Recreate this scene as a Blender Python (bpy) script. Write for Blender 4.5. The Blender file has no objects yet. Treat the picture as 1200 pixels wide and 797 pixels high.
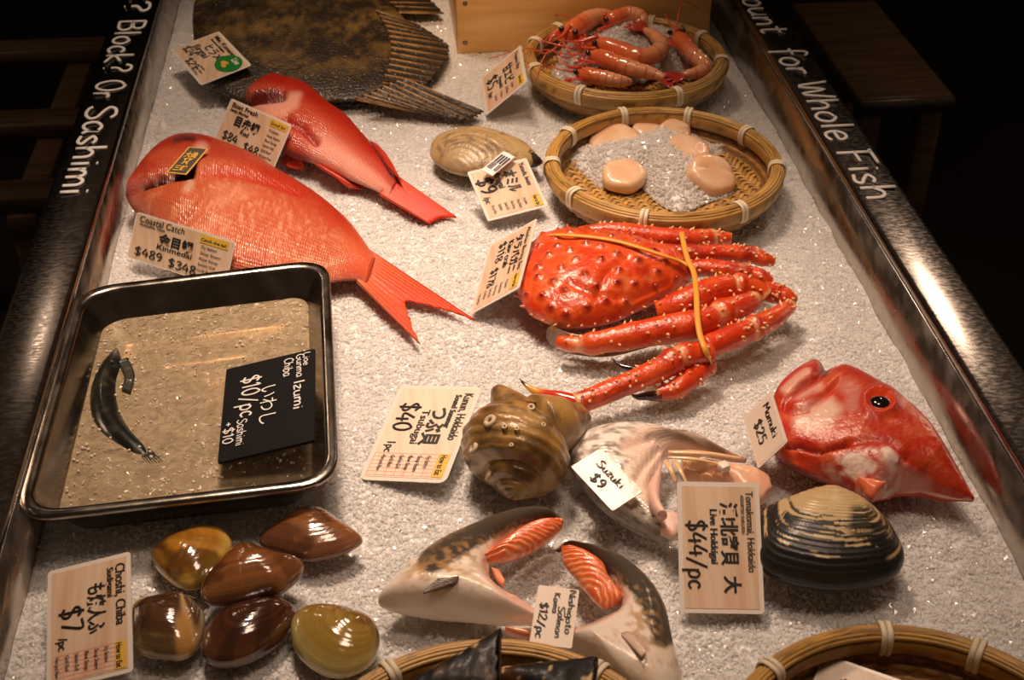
import bpy, math, random
import numpy as np
from mathutils import Vector, Matrix

# ------------------------------------------------------------------ camera, world, lights, exposure
SC = bpy.context.scene
COL = SC.collection
CAM_H = 0.75                                   # above the ice, in metres
PITCH, YAW, FOCAL_PX = math.radians(35.5), math.radians(5.66), 1600.0
cam_data = bpy.data.cameras.new('camera')
cam_data.sensor_width = 36.0
cam_data.lens = 36.0 * FOCAL_PX / 1200.0
cam_data.clip_start = 0.02
cam = bpy.data.objects.new('camera', cam_data)
COL.objects.link(cam)
cam.location = (0, 0, CAM_H)
cam.rotation_euler = (math.pi / 2 - PITCH, 0, -YAW)
cam_data.dof.use_dof = True
cam_data.dof.focus_distance = 1.22
cam_data.dof.aperture_fstop = 14.0
SC.camera = cam
SC.view_settings.view_transform = 'Standard'
SC.view_settings.look = 'None'
SC.view_settings.gamma = 1.0
SC.view_settings.use_curve_mapping = False
SC.view_settings.exposure = 0.0
world = bpy.data.worlds.new('world')
SC.world = world
world.use_nodes = True
world.node_tree.nodes['Background'].inputs[0].default_value = (1.0, 0.62, 0.38, 1)
world.node_tree.nodes['Background'].inputs[1].default_value = 0.035
WARM = (1.0, 0.715, 0.525)

def spot(name, loc, aim, power, size, cone, blend, color=WARM):
    d = bpy.data.lights.new(name, 'SPOT')
    d.energy, d.color, d.shadow_soft_size = power, color, size
    d.spot_size, d.spot_blend = math.radians(cone), blend
    o = bpy.data.objects.new(name, d)
    COL.objects.link(o)
    o.location = loc
    o.rotation_euler = (Vector(aim) - Vector(loc)).to_track_quat('-Z', 'Y').to_euler()
    return o

# warm track lights over and behind the counter, with added fill spots among them
spot('track_or_fill_spot', (-0.06, 1.38, 1.40), (0.04, 1.05, 0.0), 107, 0.15, 47, 1.0)
spot('track_or_fill_spot', (-0.15, 1.95, 1.45), (-0.02, 1.55, 0.0), 42, 0.12, 46, 1.0)  # added spot, lifts the flounder and the ice at the back
spot('track_or_fill_spot', (-0.10, 0.75, 1.60), (0.07, 1.77, 0.07), 74, 0.12, 19, 1.0, (1.0, 0.62, 0.36))  # added from the front to brighten the crate boards
spot('track_or_fill_spot', (0.28, 0.70, 1.55), (0.20, 0.82, 0.0), 27, 0.20, 62, 1.0)  # added front fill, lightens the shadows on the near side
spot('track_or_fill_spot', (1.55, 3.05, 1.50), (0.45, 1.02, 0.0), 26, 0.08, 22, 1.0)
spot('track_or_fill_spot', (-1.05, 3.15, 1.50), (-0.02, 0.98, 0.0), 6, 0.06, 15, 1.0)
spot('track_or_fill_spot', (-1.25, 2.10, 1.60), (-0.80, 2.42, -0.4), 9, 0.10, 40, 1.0)  # added unseen spot that brings the bench out of the dark
spot('track_or_fill_spot', (1.45, 2.00, 1.60), (0.90, 2.20, -0.3), 7, 0.10, 34, 1.0)  # added unseen spot to brighten the step rack

# ------------------------------------------------------------------ maths
_F = np.array([math.sin(YAW) * math.cos(PITCH), math.cos(YAW) * math.cos(PITCH), -math.sin(PITCH)])
_R = np.array([math.cos(YAW), -math.sin(YAW), 0.0])
_U = np.cross(_R, _F)
_C = np.array([0, 0, CAM_H])

def P(px, py, z=0.0):
    """the point of the counter at height z that the photograph shows at (px, py)"""
    d = _F + _R * (px - 600) / FOCAL_PX + _U * (398.5 - py) / FOCAL_PX
    return _C + d * ((z - CAM_H) / d[2])

def PP(pts, z=0.0):
    zs = z if hasattr(z, '__len__') else [z] * len(pts)
    return np.array([P(a, b, c) for (a, b), c in zip(pts, zs)])

def pix(V):
    d = np.asarray(V) - _C
    w = d @ _F
    return np.stack([600 + FOCAL_PX * (d @ _R) / w, 398.5 - FOCAL_PX * (d @ _U) / w], -1)

def smooth(pts, n, closed=False):
    """centripetal-ish Catmull-Rom through pts, n samples evenly spaced by arc length"""
    p = np.asarray(pts, float)
    m = len(p)
    if closed:
        q = np.vstack([p[-1], p, p[0], p[1]])
        segs = m
    else:
        q = np.vstack([2 * p[0] - p[1], p, 2 * p[-1] - p[-2]])
        segs = m - 1
    out = []
    for i in range(segs):
        a, b, c, d = q[i], q[i + 1], q[i + 2], q[i + 3]
        for t in np.linspace(0, 1, 12, endpoint=False):
            out.append(0.5 * ((2 * b) + (-a + c) * t + (2 * a - 5 * b + 4 * c - d) * t * t + (-a + 3 * b - 3 * c + d) * t ** 3))
    out.append(q[segs + 1])
    out = np.array(out)
    L = np.concatenate([[0], np.cumsum(np.linalg.norm(np.diff(out, axis=0), axis=1))])
    s = np.linspace(0, L[-1], n + 1)[:-1] if closed else np.linspace(0, L[-1], n)
    return np.stack([np.interp(s, L, out[:, k]) for k in range(out.shape[1])], -1)

def interp(u, xs, ys):
    return np.interp(u, xs, ys)

def _hash(ix, iy, iz, seed):
    h = (ix * 374761393 + iy * 668265263 + iz * 2147483647 + seed * 1274126177) & 0xFFFFFFFF
    h = ((h ^ (h >> 13)) * 1274126177) & 0xFFFFFFFF
    h = (h ^ (h >> 16)) & 0xFFFFFFFF
    return h.astype(np.float64) / 4294967295.0

def vnoise(p, scale=1.0, seed=0):
    p = np.asarray(p, float) * scale
    if p.shape[-1] == 2:
        p = np.concatenate([p, np.zeros(p.shape[:-1] + (1,))], -1)
    i = np.floor(p).astype(np.int64)
    f = p - i
    f = f * f * (3 - 2 * f)
    r = 0
    for dx in (0, 1):
        for dy in (0, 1):
            for dz in (0, 1):
                w = (f[..., 0] if dx else 1 - f[..., 0]) * (f[..., 1] if dy else 1 - f[..., 1]) * (f[..., 2] if dz else 1 - f[..., 2])
                r = r + w * _hash(i[..., 0] + dx, i[..., 1] + dy, i[..., 2] + dz, seed)
    return r

def fbm(p, scale, seed=0, oct=4):
    r, a, t = 0, 1.0, 0
    for k in range(oct):
        r = r + a * vnoise(p, scale * 2 ** k, seed + k * 17)
        t += a
        a *= 0.5
    return r / t

def sstep(a, b, x):
    t = np.clip((np.asarray(x, float) - a) / (b - a), 0, 1)
    return t * t * (3 - 2 * t)

def mixc(c, d, w):
    w = np.asarray(w)[..., None]
    return np.asarray(c) * (1 - w) + np.asarray(d) * w

def dline(Q, pts):
    """distance of every point Q to a polyline, and how far along it"""
    pts = np.asarray(pts, float)
    best = np.full(len(Q), 1e9)
    for a, b in zip(pts[:-1], pts[1:]):
        ab = b - a
        t = np.clip(((Q - a) @ ab) / max(ab @ ab, 1e-12), 0, 1)
        best = np.minimum(best, np.linalg.norm(Q - (a + t[:, None] * ab), axis=1))
    return best

def inside(Q, poly):
    poly = np.asarray(poly, float)
    r = np.zeros(len(Q), bool)
    j = len(poly) - 1
    for i in range(len(poly)):
        yi, yj = poly[i, 1], poly[j, 1]
        if yi != yj:
            c = ((yi > Q[:, 1]) != (yj > Q[:, 1])) & (Q[:, 0] < (poly[j, 0] - poly[i, 0]) * (Q[:, 1] - yi) / (yj - yi) + poly[i, 0])
            r ^= c
        j = i
    return r

def soft(Q, poly, w):
    """1 inside a closed outline, fading to 0 over w outside it"""
    d = dline(Q, list(poly) + [poly[0]])
    return np.where(inside(Q, poly), 1.0, np.clip(1 - d / w, 0, 1))

# ------------------------------------------------------------------ objects
WLOC = {}

def tag(o, label=None, cat=None, group=None, kind=None):
    if label: o['label'] = label
    if cat: o['category'] = cat
    if group: o['group'] = group
    if kind: o['kind'] = kind
    return o

def thing(name, label, cat, loc, group=None):
    o = bpy.data.objects.new(name, None)
    o.empty_display_size = 0.02
    COL.objects.link(o)
    o.location = [float(c) for c in loc]
    WLOC[o.name] = np.array(loc, float)
    return tag(o, label, cat, group)

def gridf(nu, nv, wrap=False, off=0):
    m = nv if wrap else nv - 1
    i, j = np.meshgrid(np.arange(nu - 1), np.arange(m), indexing='ij')
    a = i * nv + j
    b = i * nv + (j + 1) % nv
    return (np.stack([a, a + nv, b + nv, b], -1).reshape(-1, 4) + off)

def build(name, V, F, mat, parent=None, col=None, uv=None, flat=False, loc=None, fmat=None, dull=False):
    """one mesh object from world-space vertices; F is a list of face arrays"""
    V = np.asarray(V, float)
    F = [np.asarray(f) for f in (F if isinstance(F, list) else [F]) if len(f)]
    if parent is not None: o0 = WLOC[parent.name]
    elif loc is not None: o0 = np.asarray(loc, float)
    else:
        o0 = (V.min(0) + V.max(0)) / 2
        o0[2] = V[:, 2].min()
    me = bpy.data.meshes.new(name)
    vl = V - o0
    loops = np.concatenate([f.reshape(-1) for f in F]).astype(np.int32)
    tot = np.concatenate([np.full(len(f), f.shape[1]) for f in F]).astype(np.int32)
    st = np.concatenate([[0], np.cumsum(tot)[:-1]]).astype(np.int32)
    me.vertices.add(len(V)); me.vertices.foreach_set('co', vl.astype(np.float32).reshape(-1))
    me.loops.add(len(loops)); me.loops.foreach_set('vertex_index', loops)
    me.polygons.add(len(tot)); me.polygons.foreach_set('loop_start', st)
    me.polygons.foreach_set('use_smooth', np.full(len(tot), not flat))
    for m in (mat if isinstance(mat, (list, tuple)) else [mat]):
        me.materials.append(m)
    if fmat is not None: me.polygons.foreach_set('material_index', np.asarray(fmat, np.int32))
    me.update(calc_edges=True)
    if col is not None:
        c = np.asarray(col, float)
        gloss = sstep(.05, .22, c.max(1)) if dull else np.ones(len(c))     # dark hollows and cuts are matt
        c = np.concatenate([np.clip(c, 0, 1), gloss[:, None]], 1)
        me.attributes.new('Col', 'FLOAT_COLOR', 'POINT').data.foreach_set('color', c.astype(np.float32).reshape(-1))
    if uv is not None:
        l = me.uv_layers.new(name='UVMap')
        l.data.foreach_set('uv', np.asarray(uv, float)[loops].astype(np.float32).reshape(-1))
    o = bpy.data.objects.new(name, me)
    COL.objects.link(o)
    if parent is not None:
        o.parent = parent
        WLOC[o.name] = o0
    else:
        o.location = [float(c) for c in o0]
        WLOC[o.name] = o0
    return o

class MB:
    """gathers pieces of one mesh"""
    def __init__(s): s.v, s.f, s.c, s.n = [], [], [], 0
    def add(s, V, F, c=None):
        V = np.asarray(V, float)
        s.v.append(V)
        for f in (F if isinstance(F, list) else [F]):
            if len(f): s.f.append(np.asarray(f) + s.n)
        if c is not None:
            c = np.asarray(c, float)
            s.c.append(np.tile(c, (len(V), 1)) if c.ndim == 1 else c)
        s.n += len(V)
        return s
    def build(s, name, mat, parent=None, **k):
        return build(name, np.vstack(s.v), s.f, mat, parent, col=np.vstack(s.c) if s.c else None, **k)

def box(x0, x1, y0, y1, z0, z1, bev=0.0):
    if bev <= 0:
        V = np.array([[x, y, z] for z in (z0, z1) for (x, y) in ((x0, y0), (x1, y0), (x1, y1), (x0, y1))])
        return V, np.array([[0, 3, 2, 1], [4, 5, 6, 7], [0, 1, 5, 4], [1, 2, 6, 5], [2, 3, 7, 6], [3, 0, 4, 7]])
    b = bev
    rings = []
    for z, i in ((z0, b), (z0 + b, 0), (z1 - b, 0), (z1, b)):
        rings.append([[x0 + b, y0 + i, z], [x1 - b, y0 + i, z], [x1 - i, y0 + b, z], [x1 - i, y1 - b, z],
                      [x1 - b, y1 - i, z], [x0 + b, y1 - i, z], [x0 + i, y1 - b, z], [x0 + i, y0 + b, z]])
    V = np.array(rings).reshape(-1, 3)
    return V, [gridf(4, 8, True)[:, ::-1], np.array([[7, 6, 5, 4, 3, 2, 1, 0]]), np.array([[24, 25, 26, 27, 28, 29, 30, 31]])]

def tube(path, rad, n=10, caps=True, flatten=1.0, up=(0, 0, 1)):
    p = np.asarray(path, float)
    m = len(p)
    r = np.asarray(rad, float) * np.ones(m)
    t = np.gradient(p, axis=0)
    t /= np.linalg.norm(t, axis=1)[:, None] + 1e-12
    nrm = np.asarray(up, float) - t[0] * (np.asarray(up, float) @ t[0])
    if np.linalg.norm(nrm) < 1e-3: nrm = np.cross(t[0], [1, 0.2, 0])
    nrm /= np.linalg.norm(nrm)
    V = []
    a = np.linspace(0, 2 * np.pi, n, endpoint=False)
    for i in range(m):
        nrm = nrm - t[i] * (nrm @ t[i])
        nrm /= np.linalg.norm(nrm) + 1e-12
        b = np.cross(t[i], nrm)
        V.append(p[i] + r[i] * (np.cos(a)[:, None] * b + np.sin(a)[:, None] * nrm * flatten))
    V = np.vstack(V)
    F = [gridf(m, n, True)[:, ::-1]]
    if caps:
        V = np.vstack([V, p[0], p[-1]])
        j = np.arange(n)
        F.append(np.stack([np.full(n, m * n), j, (j + 1) % n], -1)[:, ::-1])
        F.append(np.stack([np.full(n, m * n + 1), (m - 1) * n + (j + 1) % n, (m - 1) * n + j], -1)[:, ::-1])
    return V, F

def ball(c, r, n=8, m=12, sc=(1, 1, 1)):
    th = np.linspace(0, np.pi, n)
    ph = np.linspace(0, 2 * np.pi, m, endpoint=False)
    V = np.stack([np.outer(np.sin(th), np.cos(ph)), np.outer(np.sin(th), np.sin(ph)), np.outer(np.cos(th), np.ones(m))], -1).reshape(-1, 3)
    return np.asarray(c) + V * r * np.asarray(sc), [gridf(n, m, True)]

def cone(base, d, r, h, n=6):
    d = np.asarray(d, float); d = d / np.linalg.norm(d)
    a = np.cross(d, [0.3, 0.5, 0.8]); a /= np.linalg.norm(a)
    b = np.cross(d, a)
    t = np.linspace(0, 2 * np.pi, n, endpoint=False)
    ring = lambda rr, hh: np.asarray(base) + d * hh + rr * (np.cos(t)[:, None] * a + np.sin(t)[:, None] * b)
    V = np.vstack([ring(r, -0.3 * h), ring(r * 0.55, h * 0.45), np.asarray(base) + d * h])
    j = np.arange(n)
    F = [gridf(2, n, True)[:, ::-1], np.stack([n + j, n + (j + 1) % n, np.full(n, 2 * n)], -1)]
    return V, F

def loft(A, B, T, zc, nu=100, nv=56, bot=0.7, fit=True, pw=1.0, closed_ends=True):
    """a closed body between two side lines (in the photograph at height zc), as thick as T(u); returns V, F, u, th"""
    u = np.linspace(0, 1, nu)
    zc_ = zc(u) if callable(zc) else np.full(nu, float(zc))
    T_ = T(u) if callable(T) else np.full(nu, float(T))
    a, b = smooth(A, nu), smooth(B, nu)
    a = np.array([P(x, y, z) for (x, y), z in zip(a, zc_)])
    b = np.array([P(x, y, z) for (x, y), z in zip(b, zc_)])
    mid, h = (a + b) / 2, (b - a) / 2
    if fit:                                     # a thick body shows more than its waterline: draw the waterline in
        v = mid.copy(); v[:, 2] = 0
        dist = np.linalg.norm(v, axis=1)
        v /= dist[:, None]
        cot = dist / CAM_H
        hd = (h * v).sum(1)
        new = np.sign(hd) * np.sqrt(np.maximum(hd ** 2 - (0.85 * T_ * cot) ** 2, (0.5 * hd) ** 2))
        h = h + v * (new - hd)[:, None]
    th = np.linspace(0, 2 * np.pi, nv, endpoint=False)
    c, s = np.cos(th), np.sin(th)
    s = np.sign(s) * np.abs(s) ** pw
    s = np.where(s < 0, s * bot, s)
    V = mid[:, None, :] - h[:, None, :] * c[None, :, None]
    V = V + (T_[:, None] * s[None, :])[..., None] * np.array([0, 0, 1.0])
    V = V.reshape(-1, 3)
    F = [gridf(nu, nv, True)]
    if closed_ends:
        V = np.vstack([V, V[:nv].mean(0), V[(nu - 1) * nv:nu * nv].mean(0)])
        j = np.arange(nv)
        F.append(np.stack([np.full(nv, nu * nv), j, (j + 1) % nv], -1))
        F.append(np.stack([np.full(nv, nu * nv + 1), (nu - 1) * nv + (j + 1) % nv, (nu - 1) * nv + j], -1))
    uu = np.concatenate([np.repeat(u, nv), [0, 1]]) if closed_ends else np.repeat(u, nv)
    tt = np.concatenate([np.tile(th, nu), [np.pi / 2, np.pi / 2]]) if closed_ends else np.tile(th, nu)
    # face orientation: make the upper side look up
    f = F[0][len(F[0]) // 2 + nv // 4]
    n = np.cross(V[f[1]] - V[f[0]], V[f[2]] - V[f[0]])
    if (n[2] < 0) == (np.sin(tt[f[0]]) > 0): F = [x[:, ::-1] for x in F]
    return V, F, uu, tt

def dome(outline, T, zc, rings=28, n=96, bot=0.6, fit=True, pw=0.5, flat_bottom=False):
    """a closed pillow from a traced closed outline; returns V, F, rho, angle index fraction"""
    o = smooth(outline, n, True)
    o = np.array([P(x, y, zc) for x, y in o])
    ctr = (o.min(0) + o.max(0)) / 2
    if fit:
        v = ctr.copy(); v[2] = 0
        dist = np.linalg.norm(v); v /= dist
        d = o - ctr
        dd = d @ v
        mx = np.abs(dd).max()
        k = math.sqrt(max(mx ** 2 - (0.9 * T * dist / CAM_H) ** 2, (0.45 * mx) ** 2)) / mx
        o = o + np.outer(dd * (k - 1), v)
    rho = np.sin(np.linspace(0, np.pi / 2, rings))[1:]
    V, R = [ctr + [0, 0, T]], [0.0]
    V = [np.array([ctr + [0, 0, T]])]
    R = [np.zeros(1)]
    for r in rho:
        w = ctr + (o - ctr) * r
        w = w + np.array([0, 0, 1]) * T * max(0, 1 - r ** 2) ** pw
        V.append(w); R.append(np.full(n, r))
    top = len(rho)
    for r in rho[::-1][1:]:
        w = ctr + (o - ctr) * r
        w = w - np.array([0, 0, 1]) * T * bot * max(0, 1 - r ** 2) ** pw
        V.append(w); R.append(np.full(n, r))
    V.append(np.array([ctr - [0, 0, T * bot]])); R.append(np.zeros(1))
    V, R = np.vstack(V), np.concatenate(R)
    k = 2 * len(rho) - 1
    j = np.arange(n)
    F = [gridf(k, n, True, 1), np.stack([np.zeros(n, int), 1 + j, 1 + (j + 1) % n], -1),
         np.stack([np.full(n, 1 + k * n), 1 + (k - 1) * n + (j + 1) % n, 1 + (k - 1) * n + j], -1)]
    f = F[1][0]
    if np.cross(V[f[1]] - V[f[0]], V[f[2]] - V[f[0]])[2] < 0: F = [x[:, ::-1] for x in F]
    is_top = np.concatenate([np.ones(1 + top * n), np.zeros(len(V) - 1 - top * n)])
    return V, F, R, is_top, o, ctr

def surf(V, th, px, py, r=5.0):
    """height of a body's upper side where the photograph shows (px, py)"""
    Q = pix(V)
    d = np.hypot(Q[:, 0] - px, Q[:, 1] - py)
    k = d < r
    if not k.any(): k = d <= d.min() + 1e-6
    i = np.where(k)[0]
    return V[i[np.argmin(np.linalg.norm(V[i] - _C, axis=1))], 2]

def fin(base, tip, z0, z1, nb=40, nl=16, th=0.0016, rays=14, ridge=0.0007, wav=0.0, seed=0):
    """a rayed fin between a base line and a tip line (photograph points), z0 at its root and z1 at its tip"""
    b = smooth(base, nb); t = smooth(tip, nb)
    z0 = np.asarray(z0) * np.ones(nb); z1 = np.asarray(z1) * np.ones(nb)
    b = np.array([P(x, y, z) for (x, y), z in zip(b, z0)])
    t = np.array([P(x, y, z) for (x, y), z in zip(t, z1)])
    rng = np.random.RandomState(seed)
    jit = 1 + wav * (rng.rand(nb) - 0.7)
    k = np.linspace(0, 1, nb)
    ray = np.cos(k * rays * 2 * np.pi)
    top, bot_ = [], []
    for i, l in enumerate(np.linspace(0, 1, nl)):
        w = b + (t - b) * (l * jit)[:, None]
        hh = th * (1 - 0.6 * l)
        dz = hh + ridge * ray * (1 - 0.4 * l)
        top.append(w + np.outer(dz, [0, 0, 1])); bot_.append(w - np.outer(np.full(nb, hh), [0, 0, 1]))
    V = np.vstack([np.stack(top, 1).reshape(-1, 3), np.stack(bot_, 1).reshape(-1, 3)])
    N = nb * nl
    f1 = gridf(nb, nl)
    F = [f1, f1[:, ::-1] + N]
    ed = np.concatenate([np.arange(nl), np.arange(1, nb) * nl + nl - 1, (nb - 1) * nl + np.arange(nl - 2, -1, -1), np.arange(nb - 2, 0, -1) * nl])
    e2 = np.roll(ed, -1)
    F.append(np.stack([ed, e2, e2 + N, ed + N], -1)[:, ::-1])
    f = f1[len(f1) // 2]
    if np.cross(V[f[1]] - V[f[0]], V[f[2]] - V[f[0]])[2] < 0: F = [x[:, ::-1] for x in F]
    L = np.tile(np.linspace(0, 1, nl), nb)
    K = np.repeat(k, nl)
    return V, F, np.concatenate([L, L]), np.concatenate([K, K]), np.concatenate([np.repeat(ray, nl)] * 2)

# ------------------------------------------------------------------ materials
class NT:
    def __init__(s, name):
        s.m = bpy.data.materials.new(name); s.m.use_nodes = True
        s.t = s.m.node_tree
        s.b = s.t.nodes['Principled BSDF']
        s.out = s.t.nodes['Material Output']
    def n(s, typ, **k):
        x = s.t.nodes.new(typ)
        for a, b in k.items():
            if a in x.inputs: x.inputs[a].default_value = b
            else: setattr(x, a, b)
        return x
    def l(s, a, b): s.t.links.new(a, b)
    def set(s, **k):
        for a, b in k.items(): s.b.inputs[a.replace('_', ' ')].default_value = b
        return s

def rgb(h):
    """sRGB hex to linear"""
    v = [int(h[i:i + 2], 16) / 255 for i in (0, 2, 4)]
    return tuple((c / 12.92 if c <= 0.04045 else ((c + 0.055) / 1.055) ** 2.4) for c in v)

def C4(c): return (c[0], c[1], c[2], 1)

def mat(name, base=(0.8, 0.8, 0.8), rough=0.5, metal=0.0, spec=0.5, coat=0.0, bump=None, attr=False, sss=0.0, var=None, coat_rough=0.05, mus=None):
    """bump=(scale, strength mm, detail, kind); var=(scale, second colour, lo, hi)"""
    s = NT(name)
    s.set(Base_Color=C4(base), Roughness=rough, Metallic=metal, Specular_IOR_Level=spec, Coat_Weight=coat, Coat_Roughness=coat_rough)
    if sss:
        s.set(Subsurface_Weight=sss, Subsurface_Scale=0.006)
        s.b.inputs['Subsurface Radius'].default_value = (1.0, 0.45, 0.25)
    tc = s.n('ShaderNodeTexCoord')
    if attr:
        a = s.n('ShaderNodeAttribute', attribute_name='Col')
        s.l(a.outputs['Color'], s.b.inputs['Base Color'])
        for q, inp in ((coat, 'Coat Weight'), (spec, 'Specular IOR Level')):
            if q:
                mm = s.n('ShaderNodeMath', operation='MULTIPLY'); mm.inputs[1].default_value = q
                s.l(a.outputs['Alpha'], mm.inputs[0]); s.l(mm.outputs[0], s.b.inputs[inp])
    if var:
        nz = s.n('ShaderNodeTexNoise', Scale=var[0], Detail=4.0)
        mp = s.n('ShaderNodeMapRange')
        mp.inputs['From Min'].default_value, mp.inputs['From Max'].default_value = var[2], var[3]
        mx = s.n('ShaderNodeMix', data_type='RGBA')
        if len(var) > 4:
            g = s.n('ShaderNodeMapping'); g.inputs['Scale'].default_value = var[4]
            s.l(tc.outputs['Object'], g.inputs['Vector']); s.l(g.outputs['Vector'], nz.inputs['Vector'])
        else: s.l(tc.outputs['Object'], nz.inputs['Vector'])
        s.l(nz.outputs['Fac'], mp.inputs['Value']); s.l(mp.outputs['Result'], mx.inputs['Factor'])
        mx.inputs[6].default_value, mx.inputs[7].default_value = C4(base), C4(var[1])
        s.l(mx.outputs[2], s.b.inputs['Base Color'])
    if bump:
        kind = bump[3] if len(bump) > 3 else 'noise'
        if kind == 'noise':
            t = s.n('ShaderNodeTexNoise', Scale=bump[0], Detail=float(bump[2])); o = t.outputs['Fac']
        else:
            t = s.n('ShaderNodeTexVoronoi', Scale=bump[0]); o = t.outputs['Distance']
        if kind == 'scales':
            t.inputs['Scale'].default_value = 1.0
            g = s.n('ShaderNodeMapping'); g.inputs['Scale'].default_value = (bump[0], bump[2], 1)
            s.l(tc.outputs['UV'], g.inputs['Vector']); s.l(g.outputs['Vector'], t.inputs['Vector'])
            t.inputs['Randomness'].default_value = 0.35
        else: s.l(tc.outputs['Object'], t.inputs['Vector'])
        b = s.n('ShaderNodeBump', Strength=1.0, Distance=bump[1] / 1000.0)
        s.l(o, b.inputs['Height']); s.l(b.outputs['Normal'], s.b.inputs['Normal'])
        if coat: s.l(b.outputs['Normal'], s.b.inputs['Coat Normal'])
    return s.m

def steel(name, base, rough, scratch=0.0):
    s = NT(name)
    s.set(Base_Color=C4(base), Metallic=1.0, Roughness=rough)
    tc = s.n('ShaderNodeTexCoord')
    nz = s.n('ShaderNodeTexNoise', Scale=38.0, Detail=6.0)
    mp = s.n('ShaderNodeMapRange')
    mp.inputs['From Min'].default_value, mp.inputs['From Max'].default_value = 0.35, 0.7
    mp.inputs['To Min'].default_value, mp.inputs['To Max'].default_value = rough * 0.75, rough * 1.5
    s.l(tc.outputs['Object'], nz.inputs['Vector']); s.l(nz.outputs['Fac'], mp.inputs['Value']); s.l(mp.outputs['Result'], s.b.inputs['Roughness'])
    if scratch:
        n2 = s.n('ShaderNodeTexNoise', Scale=160.0, Detail=8.0)
        g = s.n('ShaderNodeMapping'); g.inputs['Scale'].default_value = (1, 0.35, 1)
        s.l(tc.outputs['Object'], g.inputs['Vector']); s.l(g.outputs['Vector'], n2.inputs['Vector'])
        b = s.n('ShaderNodeBump', Strength=1.0, Distance=scratch / 1000)
        s.l(n2.outputs['Fac'], b.inputs['Height']); s.l(b.outputs['Normal'], s.b.inputs['Normal'])
    return s.m

def brushed(name, base, rough, aniso):
    s = NT(name)
    s.set(Base_Color=C4(base), Metallic=1.0, Roughness=rough, Anisotropic=aniso)
    v = s.n('ShaderNodeCombineXYZ'); v.inputs[0].default_value = 1.0
    s.l(v.outputs[0], s.b.inputs['Tangent'])
    tc = s.n('ShaderNodeTexCoord'); n2 = s.n('ShaderNodeTexNoise', Scale=300.0, Detail=6.0)
    g = s.n('ShaderNodeMapping'); g.inputs['Scale'].default_value = (0.5, 1, 1); g.inputs['Rotation'].default_value = (0, 0, 0.4)
    s.l(tc.outputs['Object'], g.inputs['Vector']); s.l(g.outputs['Vector'], n2.inputs['Vector'])
    mp = s.n('ShaderNodeMapRange'); mp.inputs['From Min'].default_value, mp.inputs['From Max'].default_value = 0.4, 0.65
    mp.inputs['To Min'].default_value, mp.inputs['To Max'].default_value = rough * 0.8, rough * 1.3
    s.l(n2.outputs['Fac'], mp.inputs['Value']); s.l(mp.outputs['Result'], s.b.inputs['Roughness'])
    b = s.n('ShaderNodeBump', Strength=1.0, Distance=0.00004); s.l(n2.outputs['Fac'], b.inputs['Height']); s.l(b.outputs['Normal'], s.b.inputs['Normal'])
    return s.m

def ice_mat(name, base, trans, rough, glass=0.15):
    s = NT(name)
    s.t.nodes.remove(s.b)
    d = s.n('ShaderNodeBsdfDiffuse'); d.inputs[0].default_value = C4(base)
    t = s.n('ShaderNodeBsdfTranslucent'); t.inputs[0].default_value = C4(base)
    m = s.n('ShaderNodeMixShader'); m.inputs[0].default_value = trans
    s.l(d.outputs[0], m.inputs[1]); s.l(t.outputs[0], m.inputs[2])
    g = s.n('ShaderNodeBsdfGlass'); g.inputs['Roughness'].default_value = rough; g.inputs['IOR'].default_value = 1.31
    m2 = s.n('ShaderNodeMixShader'); m2.inputs[0].default_value = glass
    s.l(m.outputs[0], m2.inputs[1]); s.l(g.outputs[0], m2.inputs[2])
    gl = s.n('ShaderNodeBsdfGlossy'); gl.inputs['Roughness'].default_value = rough
    f = s.n('ShaderNodeValue'); f.outputs[0].default_value = 0.05
    m3 = s.n('ShaderNodeMixShader')
    s.l(f.outputs[0], m3.inputs[0]); s.l(m2.outputs[0], m3.inputs[1]); s.l(gl.outputs[0], m3.inputs[2])
    s.l(m3.outputs[0], s.out.inputs['Surface'])
    return s.m
# ------------------------------------------------------------------ setting: floor, back wall, furniture in the dark, counter, ice
M_floor = mat('dark_floor', (0.014, 0.011, 0.009), 0.6, bump=(30, 1, 3))
M_wall = mat('dark_wall', (0.012, 0.009, 0.007), 0.8, bump=(20, 1, 3))
M_shelf = mat('dark_wood', (0.22, 0.13, 0.065), 0.4, bump=(40, 0.6, 4), var=(6, (0.13, 0.07, 0.035), 0.4, 0.65, (1, 12, 12)))
M_shelf_metal = steel('dull_metal', (0.3, 0.27, 0.23), 0.35)
M_rail = brushed('rail_steel', (0.34, 0.31, 0.28), 0.2, 0.75)
M_well = steel('well_steel', (0.6, 0.55, 0.5), 0.26, 0.03)
M_body = mat('counter_body', (0.02, 0.016, 0.013), 0.5, bump=(50, 0.3, 3))
M_chalk = mat('white_marker', (0.82, 0.8, 0.76), 0.6, bump=(900, 0.1, 2))

FLOOR_Z = -0.85
tag(build('floor', *box(-4, 5, -0.6, 6.5, FLOOR_Z - 0.05, FLOOR_Z), M_floor), kind='structure')
tag(build('wall_back', *box(-4, 5, 6.5, 6.6, FLOOR_Z, 2.6), M_wall), kind='structure')

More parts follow.
